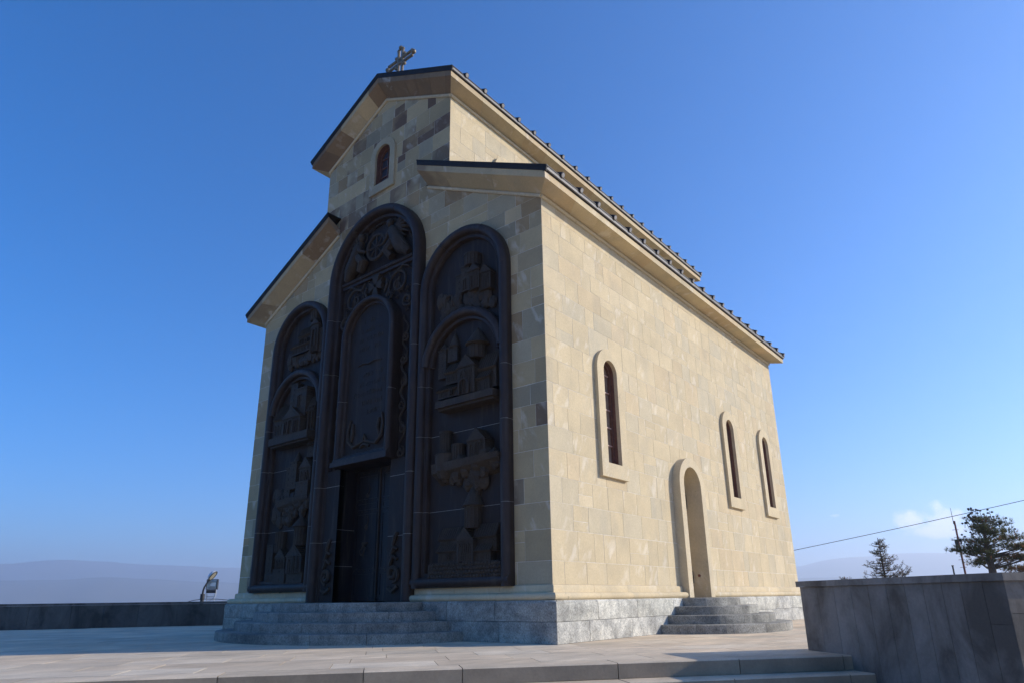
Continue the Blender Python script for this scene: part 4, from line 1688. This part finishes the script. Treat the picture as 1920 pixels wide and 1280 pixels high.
# divider line of the tablet, scroll ornament at its foot
curve_relief('tablet_divider', [[(-5.42, 6.02), (-5.2, 6.05), (-5.0, 6.01), (-4.8, 6.05), (-4.58, 6.02)]], .022, y=-.13)
curve_relief('tablet_scroll', [
    [(-5.55, 4.72), (-5.62, 4.45), (-5.58, 4.2), (-5.4, 4.05), (-5.2, 4.1), (-5.0, 4.16)],
    [(-4.45, 4.72), (-4.38, 4.45), (-4.42, 4.2), (-4.6, 4.05), (-4.8, 4.1), (-5.0, 4.16)],
    [(-5.47, 4.62), (-5.44, 4.4), (-5.5, 4.2)], [(-4.53, 4.62), (-4.56, 4.4), (-4.5, 4.2)],
    [(-5.15, 4.02), (-5.0, 4.08), (-4.85, 4.02)], [(-5.05, 4.16), (-5.0, 4.28), (-4.95, 4.16)]], .042, y=-.14)
# vine scroll bands on both sides of the tablet
for sgn in (-1, 1):
    cs = []
    x = TX + sgn * 1.14
    pts = []
    for i in range(60):
        z = 3.45 + (6.95 - 3.45) * i / 59
        pts.append((x + .09 * math.sin(i * .62), z))
    cs.append(pts)
    for i in range(6):
        z = 3.75 + i * .53
        s2 = 1 if i % 2 else -1
        cs.append(spiral(x + s2 * .03, z, .13, .025, 1.4, R(90), s2))
    for a in (-.5, -.2, .1, .4):
        cs.append([(x - sgn * .02, 3.5), (x - sgn * .02 + .18 * math.sin(a) - sgn * .05, 3.15)])
    curve_relief('vine_band', cs, .03)
    # large scrolls beside the upper cross
    cs = [spiral(TX + sgn * .82, 7.86, .36, .09, 1.35, R(200 if sgn > 0 else -20), -sgn),
          spiral(TX + sgn * .52, 7.62, .14, .03, 1.3, R(90), sgn),
          spiral(TX + sgn * 1.15, 7.32, .19, .04, 1.4, R(30), -sgn),
          [(TX + sgn * .45, 8.25), (TX + sgn * .55, 8.08), (TX + sgn * .75, 8.15), (TX + sgn * .95, 8.28), (TX + sgn * 1.15, 8.2)],
          [(TX + sgn * .3, 7.75), (TX + sgn * .42, 7.95), (TX + sgn * .38, 8.1)],
          [(TX + sgn * .70, 7.72), (TX + sgn * .82, 7.9), (TX + sgn * .92, 7.72)],
          [(TX + sgn * .82, 7.66), (TX + sgn * .82, 8.0)]]
    curve_relief('scroll_ornament', cs, .036)
    # foot ornament on the jambs
    jx = (-6.12 if sgn < 0 else -3.88)
    curve_relief('jamb_ornament', [spiral(jx, 1.22, .17, .03, 1.5, R(270), sgn), [(jx - .12, 1.4), (jx, 1.58), (jx + .1, 1.5)], [(jx - .1, 1.58), (jx + .02, 1.75), (jx + .1, 1.7)], [(jx - .05, 1.78), (jx + .03, 1.95), (jx + .06, 2.05)], [(jx - .16, .95), (jx, .88), (jx + .14, .98)]], .05, y=-.12)
lf = MB()
rdl = random.Random(77)
for _ in range(150):
    a_ = rdl.uniform(-1.28, 1.28)
    z_ = rdl.uniform(7.05, 8.28)
    if math.hypot(a_, z_ - 6.74) < 1.0 or (abs(a_) < .3 and z_ > 7.6):
        continue
    an = rdl.uniform(0, 6.28)
    q_ = (TX + a_, z_)
    lf.tube([(q_[0], .0, q_[1]), (q_[0] + .05 * math.cos(an), -.03, q_[1] + .05 * math.sin(an)), (q_[0] + .11 * math.cos(an + .5), .0, q_[1] + .11 * math.sin(an + .5))], [.008, .022, .006], 5)
for i in range(46):
    a_ = math.pi * (i + .5) / 46
    r_ = 1.30
    lf.ball((TX + r_ * math.cos(a_), -.01, 8.46 + r_ * math.sin(a_)), .035, 6, 4)
lf.build('leaf_carving', 'relief_bronze', cpan, True, 'stuff')
# ledge under the angels
m = MB()
m.tube([(-6.32, -.06, 8.42), (-3.68, -.06, 8.42)], .05, 8)
m.box((-6.34, -.05, 8.30), (-3.66, YF, 8.38))
m.build('ledge', 'panel_frame', cpan, True)
# cross with splayed arms
m = MB()
zc = 8.02
for a, ln in ((0, .30), (90, .26), (180, .36), (270, .26)):
    ca_, sa_ = math.cos(R(a)), math.sin(R(a))
    pts = []
    for u_, v_ in ((-.035, .0), (.035, .0), (.15, ln), (.09, ln - .05), (0, ln - .02), (-.09, ln - .05), (-.15, ln)):
        pts.append((TX + u_ * ca_ + v_ * sa_, zc - u_ * sa_ + v_ * ca_))
    fr_ = [(x, -.09, z) for x, z in pts]
    bk = [(x, YF, z) for x, z in pts]
    n = len(pts)
    m.mesh(fr_ + bk, [tuple(range(n))] + [(i, (i + 1) % n, (i + 1) % n + n, i + n) for i in range(n)])
fixn(m.build('splayed_cross', 'relief_bronze', cpan))
# wheel with inscribed cross held by two angels
m = MB()
wx, wz = TX + .02, 9.06
m.tube([(wx + .33 * math.cos(2 * math.pi * i / 28), -.12, wz + .33 * math.sin(2 * math.pi * i / 28)) for i in range(29)], .045, 8)
for i in range(4):
    a = R(45 * i)
    for s2 in (-1, 1):
        b = a + s2 * .0
    m.tube([(wx - .32 * math.cos(a), -.12, wz - .32 * math.sin(a)), (wx + .32 * math.cos(a), -.12, wz + .32 * math.sin(a))], .018 if i % 2 else .028, 6)
m.build('wheel_cross', 'relief_bronze', cpan, True)
for sgn in (-1, 1):
    m = MB()
    hx, hz = TX + sgn * .55, 9.50
    m.ball((hx, -.16, hz), .105, 10, 8, sq=(.9, .9, 1.15))
    m.tube([(hx + .13 * math.cos(2 * math.pi * i / 20), -.08, hz + .02 + .15 * math.sin(2 * math.pi * i / 20)) for i in range(21)], .014, 5)
    # trunk and flowing robe as one tapering body
    m.tube([(hx, -.12, hz - .08), (hx + sgn * .10, -.13, hz - .25), (hx + sgn * .22, -.12, hz - .48), (hx + sgn * .38, -.10, hz - .75), (hx + sgn * .62, -.05, hz - .98)], [.06, .15, .17, .19, .10], 10)
    m.tube([(hx + sgn * .1, -.12, hz - .5), (hx - sgn * .1, -.13, hz - .72), (hx + sgn * .05, -.10, hz - .92)], [.13, .14, .1], 8)
    m.tube([(hx + sgn * .06, -.2, hz - .2), (hx - sgn * .04, -.22, hz - .42), (hx - sgn * .22, -.17, hz - .48)], [.06, .05, .035], 7)
    # robe folds
    for q in range(6):
        u0_ = -.10 + .05 * q
        m.tube([(hx + sgn * (.10 + u0_ * .4), -.265 + abs(u0_) * .3, hz - .28), (hx + sgn * (.24 + u0_), -.27 + abs(u0_) * .4, hz - .52), (hx + sgn * (.42 + u0_ * 1.4), -.25 + abs(u0_) * .5, hz - .80)], [.010, .016, .012], 5)
    # wing feathers
    for q in range(7):
        a = R(62 - q * 17)
        ln = .74 - .05 * q
        p0 = (hx + sgn * .16, -.07, hz - .2 - .03 * q)
        p2 = (min(hx + ln * math.cos(a), -3.62) if sgn > 0 else max(hx - ln * math.cos(a), -6.38), -.035, hz - .2 - .03 * q + ln * math.sin(a) * .55)
        p1 = tuple((u_ + v_) / 2 + o_ for u_, v_, o_ in zip(p0, p2, (0, -.03, .07)))
        m.tube([p0, p1, p2], [.05, .055, .02], 6)
    o = m.build('angel_relief', 'relief_bronze', cpan, True)

# ------------------------------------------------------------------ cross on the ridge
cr = empty('roof_cross', (-5.0, .38, 14.1))
tag(cr, 'twin tube metal cross with knobbed ends on the church ridge', 'cross')
m = MB()
for dx in (-.082, .082):
    m.tube([(dx, 0, 0), (dx, 0, 1.50)], .043, 8)
m.ball((0, 0, 1.54), .068, 10, 8)
for dx in (-.10, .10):
    m.ball((dx, 0, 1.47), .045, 8, 6)
m.build('upright', 'cross_metal', cr, True)
m = MB()
za = 1.08
for dz in (-.082, .082):
    m.tube([(-.50, 0, za + dz), (.50, 0, za + dz)], .043, 8)
    for sgn in (-1, 1):
        m.ball((sgn * .48, 0, za + dz * 1.15), .045, 8, 6)
for sgn in (-1, 1):
    m.ball((sgn * .54, 0, za), .07, 10, 8)
m.build('crossbar', 'cross_metal', cr, True)
m = MB()
for dx, dz in ((.17, .17), (.17, -.17), (-.17, .17), (-.17, -.17)):
    m.ball((dx, 0, za + dz), .055, 8, 6)
for a in (45, 135):
    m.tube([(-.17 * math.sqrt(2) * math.cos(R(a)) * .99, 0, za - .17 * math.sqrt(2) * math.sin(R(a))), (.17 * math.sqrt(2) * math.cos(R(a)), 0, za + .17 * math.sqrt(2) * math.sin(R(a)))], .02, 6)
m.build('centre_knot', 'cross_metal', cr, True)
m = MB()
m.tube([(0, 0, -.1), (0, 0, .12)], [.12, .08], 10)
m.build('foot', 'roof_metal', cr, True)

# ------------------------------------------------------------------ round entrance steps
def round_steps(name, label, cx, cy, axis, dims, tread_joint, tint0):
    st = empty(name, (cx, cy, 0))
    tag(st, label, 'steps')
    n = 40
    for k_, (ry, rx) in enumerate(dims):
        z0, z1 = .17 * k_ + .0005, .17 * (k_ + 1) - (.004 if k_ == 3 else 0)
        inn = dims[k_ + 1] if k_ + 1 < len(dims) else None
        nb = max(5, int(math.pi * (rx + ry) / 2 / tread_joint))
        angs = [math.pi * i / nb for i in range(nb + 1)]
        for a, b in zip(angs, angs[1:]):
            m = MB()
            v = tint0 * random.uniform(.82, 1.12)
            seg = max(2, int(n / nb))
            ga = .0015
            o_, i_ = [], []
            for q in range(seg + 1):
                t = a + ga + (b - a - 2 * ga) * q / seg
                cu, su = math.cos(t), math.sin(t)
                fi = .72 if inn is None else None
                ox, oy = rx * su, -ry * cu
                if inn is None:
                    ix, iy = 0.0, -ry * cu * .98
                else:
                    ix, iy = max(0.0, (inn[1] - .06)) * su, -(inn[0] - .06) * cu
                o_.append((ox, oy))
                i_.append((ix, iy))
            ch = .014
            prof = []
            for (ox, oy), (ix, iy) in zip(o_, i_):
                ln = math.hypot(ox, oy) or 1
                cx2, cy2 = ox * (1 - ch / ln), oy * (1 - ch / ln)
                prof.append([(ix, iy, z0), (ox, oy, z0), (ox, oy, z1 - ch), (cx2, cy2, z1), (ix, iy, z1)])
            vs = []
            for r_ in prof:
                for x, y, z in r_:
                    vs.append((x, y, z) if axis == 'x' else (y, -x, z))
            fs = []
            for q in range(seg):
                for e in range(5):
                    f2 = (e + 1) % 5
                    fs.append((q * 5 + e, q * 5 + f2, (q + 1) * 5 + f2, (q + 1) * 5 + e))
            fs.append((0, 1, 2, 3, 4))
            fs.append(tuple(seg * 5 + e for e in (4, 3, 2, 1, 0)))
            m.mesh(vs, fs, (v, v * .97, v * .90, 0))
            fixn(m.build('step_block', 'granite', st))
    return st


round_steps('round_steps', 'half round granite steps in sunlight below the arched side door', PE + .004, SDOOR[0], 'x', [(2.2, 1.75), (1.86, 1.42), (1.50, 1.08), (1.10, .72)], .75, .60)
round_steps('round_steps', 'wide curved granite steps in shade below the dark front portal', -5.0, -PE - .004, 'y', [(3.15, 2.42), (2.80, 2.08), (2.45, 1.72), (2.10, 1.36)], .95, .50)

# ------------------------------------------------------------------ street lamp and floodlight beyond the parapet
LB = Vector((-28.97, 8.62, -2.57))
lamp = empty('street_lamp', LB)
lamp.scale = (1.48, 1.48, 1.48)
tag(lamp, 'dark curved street lamp with domed white head behind the parapet', 'street lamp')
m = MB()
m.tube([(0, 0, 0), (0, 0, 2.4)], .06, 10)
m.tube([(0, 0, 2.32), (0, 0, 2.52)], .075, 10)
m.build('post', 'lamp_black', lamp, True)
side = Vector((.52, .854, 0)).normalized()      # along the parapet, to the right
arm = [Vector((0, 0, 2.5)) + side * a + Vector((0, 0, b)) for a, b in ((0, 0), (.0, .12), (.025, .24), (.07, .34), (.12, .43), (.17, .52))]
m = MB()
m.tube(arm, [.036, .034, .032, .030, .030, .034], 8)
m.build('arm', 'lamp_black', lamp, True)
tip = arm[-1]
ax = (side * .62 + Vector((0, 0, .78))).normalized()
toward = Vector((rt.y, -rt.x, 0))
nrm = (side * .55 - Vector((0, 0, .85)) + Vector((.30, -.22, 0))).normalized()
nrm = (nrm - ax * nrm.dot(ax)).normalized()
bit = ax.cross(nrm)
m = MB()
vs, fs = [], []
N1, N2 = 16, 6
cc = tip + ax * .15
for i in range(N2 + 1):
    th = (math.pi / 2) * i / N2
    for j in range(N1):
        ph = 2 * math.pi * j / N1
        vs.append(cc + ax * .19 * math.cos(ph) * math.cos(th) + bit * .14 * math.sin(ph) * math.cos(th) - nrm * .15 * math.sin(th))
for i in range(N2):
    for j in range(N1):
        a, b = i * N1 + j, i * N1 + (j + 1) % N1
        fs.append((a, b, b + N1, a + N1))
m.mesh(vs, fs)
fixn(m.build('lamp_head', 'lamp_metal', lamp, True))
m = MB()
m.poly([cc + nrm * .004 + ax * .178 * math.cos(2 * math.pi * j / N1) + bit * .13 * math.sin(2 * math.pi * j / N1) for j in range(N1)])
m.build('lens', 'lamp_lens', lamp)
m = MB()
m.tube([cc + nrm * .004 + ax * .186 * math.cos(2 * math.pi * j / N1) + bit * .137 * math.sin(2 * math.pi * j / N1) for j in range(N1 + 1)], .016, 6)
m.build('rim', 'lamp_black', lamp, True)

FB = Vector((-28.86, 9.01, -2.74))
fl = empty('floodlight', FB)
fl.scale = (1.48, 1.48, 1.48)
tag(fl, 'small square floodlight on a white bracket beside the curved lamp', 'floodlight')
fdir = Vector((.72, -.62, 0)).normalized()
fs_ = Vector((-fdir.y, fdir.x, 0))
FM = Matrix((fs_ * .78, fdir * -1, Vector((0, 0, 1)))).transposed().to_4x4()   # local x right, -y front


def fbox(mb, x0, x1, y0, y1, z0, z1):
    mb.box((x0, y0, z0), (x1, y1, z1), M=FM)


m = MB()
for x in (-.16, .16):
    fbox(m, x - .015, x + .015, -.015, .015, 0, 2.62)
fbox(m, -.2, .2, -.02, .02, 2.52, 2.56)
m.tube([FM @ Vector((-.16, 0, 2.3)), FM @ Vector((.16, 0, 2.52))], .012, 6)
fbox(m, -.22, -.205, -.02, .02, 2.55, 2.82)
fbox(m, .205, .22, -.02, .02, 2.55, 2.82)
m.build('bracket', 'lamp_metal', fl)
m = MB()
fbox(m, -.2, .2, -.06, .08, 2.66, 2.77)
m.build('gear_box', 'lamp_black', fl)
m = MB()
fbox(m, -.24, .24, -.02, .14, 2.78, 2.80)
fbox(m, -.24, .24, -.02, .14, 3.12, 3.14)
fbox(m, -.24, -.22, -.04, .14, 2.80, 3.12)
fbox(m, .20, .24, -.04, .14, 2.80, 3.12)
fbox(m, -.22, .20, .12, .14, 2.80, 3.12)
m.build('housing', 'lamp_black', fl)
m = MB()
m.poly([FM @ Vector(p) for p in ((-.22, -.01, 2.80), (.20, -.01, 2.80), (.12, .11, 2.90), (-.14, .11, 2.90))])
m.poly([FM @ Vector(p) for p in ((-.14, .11, 2.90), (.12, .11, 2.90), (.12, .11, 3.03), (-.14, .11, 3.03))])
m.poly([FM @ Vector(p) for p in ((-.14, .11, 3.03), (.12, .11, 3.03), (.20, -.01, 3.12), (-.22, -.01, 3.12))])
m.poly([FM @ Vector(p) for p in ((-.22, -.01, 2.80), (-.14, .11, 2.90), (-.14, .11, 3.03), (-.22, -.01, 3.12))])
m.poly([FM @ Vector(p) for p in ((.12, .11, 2.90), (.20, -.01, 2.80), (.20, -.01, 3.12), (.12, .11, 3.03))])
m.build('reflector', 'reflector', fl)
cb = MB()
cb.tube([(-17.75, 2.25, .70), (-17.5, 2.55, .80), (-17.36, 2.78, .84), (-17.1, 3.2, .83), (-16.75, 3.8, .76), (-16.6, 4.1, .70)], .011, 5)
tag(cb.build('lamp_cable', 'cable'), 'thin black cable slung along the left parapet past the lamp', 'cable')

# ------------------------------------------------------------------ trees, mast and cable on the right
def blades(mb, c, d, n, ln, wd, rd, spread):
    d = Vector(d).normalized()
    for _ in range(n):
        q = (d + Vector((rd.gauss(0, spread), rd.gauss(0, spread), rd.gauss(0, spread)))).normalized()
        s = q.cross(Vector((rd.gauss(0, 1), rd.gauss(0, 1), rd.gauss(0, 1)))).normalized() * wd
        l_ = ln * rd.uniform(.6, 1.1)
        mb.poly((c - s, c + s, c + q * l_))


def pine(base, H, label):
    """layered pine: pads of needle tufts held on short limbs, thinner and browner on one side"""
    rd = random.Random(31)
    t = empty('pine_tree', base)
    tag(t, label, 'tree')
    tr = MB()
    tr.tube([Vector((0, 0, 0)), Vector((.03, 0, H * .3)), Vector((-.05, .03, H * .5)), Vector((-.06, .05, H * .7)), Vector((-.02, .0, H * .93))], [.22, .19, .15, .09, .02], 9)
    G, B, S = MB(), MB(), MB()
    cones, stalk = MB(), MB()
    e1 = Vector((.775, .632, 0)).normalized()
    e2 = Vector((-e1.y, e1.x, 0))
    # pads: along e1, along e2, height, radius along, radius up, share of brown needles
    pads = []
    for f, lo, hi, br in ((.53, .5, 2.1, .75), (.60, -.75, .25, .12), (.61, .3, 2.3, .65), (.655, -1.0, -.2, .05), (.70, -.95, .6, .12), (.70, .6, 2.0, .45), (.76, -.75, .5, .08), (.78, .5, 1.5, .25), (.83, -.6, .9, .08), (.88, -.5, .7, .06), (.93, -.35, .55, .05)):
        n = max(3, int((hi - lo) * 3.9))
        for i in range(n):
            x = lo + (hi - lo) * (i + rd.random()) / n
            y = rd.uniform(-.9, .9) * (1.15 - f) * 1.9
            pads.append((x, y, H * f + rd.uniform(-.1, .1) + .05 * abs(x), rd.uniform(.22, .34), br))
    for x, y, z, r_, br in pads:
        c = e1 * x + e2 * y + Vector((0, 0, z))
        root = Vector((-.04, .03, z - .25 - .1 * abs(x)))
        mid = root.lerp(c, .55) - Vector((0, 0, .04))
        tr.tube([root, mid, c], [.035, .022, .008], 5)
        for q in range(40):
            o_ = Vector((rd.gauss(0, r_ * .68), rd.gauss(0, r_ * .62), rd.gauss(0, r_ * .22)))
            p = c + o_
            u_ = rd.random()
            tgt = B if u_ < br * (.9 if o_.z < .05 else .5) else (S if u_ > .88 else G)
            d = (o_ * .8 + Vector((0, 0, .16))).normalized()
            blades(tgt, p, (d + Vector((0, 0, .9))).normalized(), 15, .20, .0066, rd, .5)
            if q % 5 == 0:
                tr.tube([c, p], [.008, .005], 3, cap=False)
    # bare leaders with clustered cones standing above the crown
    for i in range(27):
        if i < 17:
            x, f = rd.uniform(-.62, .42), rd.uniform(.90, 1.0)
            f -= abs(x) * .10
        elif i < 22:
            x, f = rd.uniform(-1.15, -.8), rd.uniform(.70, .78)
        else:
            x, f = rd.uniform(.75, 1.15), rd.uniform(.80, .93)
        p = e1 * x + e2 * rd.uniform(-.4, .4) + Vector((0, 0, H * f - .1))
        q = p + Vector((rd.uniform(-.07, .07), 0, rd.uniform(.2, .42)))
        stalk.tube([p, q], [.011, .008], 4)
        for _ in range(rd.choice([1, 2, 3])):
            cones.ball(q + Vector((rd.gauss(0, .06), rd.gauss(0, .05), rd.gauss(0, .04))), .05, 6, 4, sq=(1, 1, .8), jit=.3, seed=rd.random())
    # a bare broken limb low on the near side
    tr.tube([Vector((-.05, 0, H * .46)), Vector((-.05, 0, H * .44)) - e1 * .35, Vector((0, 0, H * .455)) - e1 * .75], [.03, .02, .008], 5)
    tr.tube([Vector((0, 0, H * .445)) - e1 * .5, Vector((0, 0, H * .50)) - e1 * .72], [.012, .006], 4)
    tr.build('trunk', 'bark', t, True)
    crown = G.build('crown', 'needles_green', t)
    S.build('dry_needles', 'needles_grey', crown)
    B.build('brown_needles', 'needles_brown', crown)
    stalk.build('shoots', 'bark', t)
    cones.build('cones', 'cone_brown', t, False, 'stuff')
    return t


def gground(x, y):
    return gz(math.hypot(x - (XC + 6), y - 4))


pine(Vector((4.30, 25.54, -1.2)), 5.2, 'bushy pine with browning needles and cones behind the planter wall')


def conifer(base, H, wid, label, seed, lean_branch):
    rd = random.Random(seed)
    t = empty('conifer_tree', base)
    tag(t, label, 'tree')
    tr, G, B = MB(), MB(), MB()
    rtx = Vector((rt.x, rt.y, 0)).normalized()
    vw = Vector((-rtx.y, rtx.x, 0))
    tr.tube([(0, 0, 0), (.02, 0, H * .5), (-.02, 0, H)], [.10, .06, .012], 7)
    nlev = int(H * 7)
    for i in range(nlev):
        f = .22 + .76 * i / nlev
        z = H * f
        for b_ in range(rd.choice([3, 4, 4])):
            a = rd.uniform(0, 6.28)
            reach = wid * (1 - f) ** .8 * rd.uniform(.55, 1.1) + .10
            d = rtx * math.cos(a) + vw * math.sin(a)
            p0 = Vector((0, 0, z))
            p1 = p0 + d * reach * .55 + Vector((0, 0, reach * .02))
            p2 = p0 + d * reach + Vector((0, 0, reach * rd.uniform(.1, .38)))
            tr.tube([p0, p1, p2], [.022, .014, .005], 4)
            for q in range(int(6 + reach * 16)):
                u_ = rd.uniform(.12, 1.0)
                c_ = p0.lerp(p1, u_ * 2) if u_ < .5 else p1.lerp(p2, u_ * 2 - 1)
                e_ = c_ + Vector((rd.gauss(0, .06), rd.gauss(0, .06), rd.uniform(-.03, .1)))
                tr.tube([c_, e_], [.006, .004], 3, cap=False)
                blades(B if rd.random() < .3 else G, e_, d * .8 + Vector((0, 0, .5)), 8, .095, .0055, rd, .8)
    if lean_branch:
        for k_ in range(7):
            p0 = Vector((0, 0, H * (.50 + .012 * k_)))
            p2 = p0 + rtx * rd.uniform(.8, 1.35) + vw * rd.uniform(-.3, .3) + Vector((0, 0, rd.uniform(.2, .75)))
            p1 = p0.lerp(p2, .55) - Vector((0, 0, .12))
            tr.tube([p0, p1, p2], [.024, .016, .005], 4)
            for q in range(26):
                u_ = rd.uniform(.1, 1.0)
                c_ = p0.lerp(p1, u_ * 2) if u_ < .5 else p1.lerp(p2, u_ * 2 - 1)
                e_ = c_ + Vector((rd.gauss(0, .07), rd.gauss(0, .07), rd.uniform(-.03, .14)))
                tr.tube([c_, e_], [.006, .004], 3, cap=False)
                blades(B if rd.random() < .35 else G, e_, Vector((0, 0, 1)) + rtx * .6, 8, .095, .0055, rd, .8)
    tr.build('trunk', 'bark', t, True)
    crown = G.build('crown', 'needles_grey', t)
    B.build('brown_needles', 'needles_brown', crown)
    return t


conifer(Vector((.10, 26.0, -1.25)), 4.45, 1.6, 'thin sparse conifer with bare twigs between church and mast', 41, True)
conifer(Vector((-1.53, 25.66, -1.25)), 2.75, .8, 'small spiky conifer tip just showing over the planter wall', 47, False)

mast = empty('antenna_mast', (2.80, 30.40, -1.75))
tag(mast, 'rusty red pole with rungs and a thin rod on top', 'mast')
m = MB()
m.tube([(0, 0, 0), (0, 0, 5.85)], [.05, .04], 8)
m.build('pole', 'rust', mast, True)
m = MB()
m.tube([(-.05, 0, 5.7), (-.05, 0, 6.5)], [.016, .008], 6)
m.build('rod', 'cable', mast)
m = MB()
m.box((-.16, -.08, 4.55), (-.02, .08, 4.95))
m.build('clamp', 'cable', mast)
for k_ in range(8):
    m = MB()
    z = 2.9 + k_ * .36
    m.tube([(-.16, -.03, z), (.10, .03, z)], .010, 5)
    m.build('rung', 'rust', mast)

post = MB()
post.tube([(2.56, 28.4, -1.6), (2.56, 28.4, 1.88)], .035, 7)
post.tube([(2.56, 28.4, 1.88), (2.56, 28.4, 1.92)], .05, 7)
tag(post.build('short_post', 'cable', None, True), 'short dark post peeping over the planter wall beside the mast', 'post')

wire = MB()
A, B_ = Vector((-14.0, 27.5, 1.55)), Vector((16.2, 32.27, 6.95))
pts = []
for i in range(41):
    t = i / 40
    p = A.lerp(B_, t)
    p.z -= .55 * 4 * t * (1 - t) * .45
    pts.append(p)
wire.tube(pts, .015, 5)
tag(wire.build('overhead_cable', 'cable', None, True), 'black overhead cable slanting up from the church to the right', 'cable')

# ------------------------------------------------------------------ haze: the air over the valley
hz = MB()
hz.box((-9800, -9800, -110), (9800, 9800, 475))
ho = hz.build('haze', 'mortar', None, False, 'stuff')
hm = bpy.data.materials.new('haze_air')
hm.use_nodes = True
ht_ = hm.node_tree
ht_.nodes.clear()
ho_out = ht_.nodes.new('ShaderNodeOutputMaterial')
pv = ht_.nodes.new('ShaderNodeVolumePrincipled')
pv.inputs['Color'].default_value = (.82, .89, 1.0, 1)
pv.inputs['Density'].default_value = 2.7e-4
pv.inputs['Anisotropy'].default_value = 0.42
ht_.links.new(pv.outputs[0], ho_out.inputs['Volume'])
ho.data.materials.clear()
ho.data.materials.append(hm)
ho['label'] = 'pale blue haze filling the air over the far valley'
ho['category'] = 'haze'
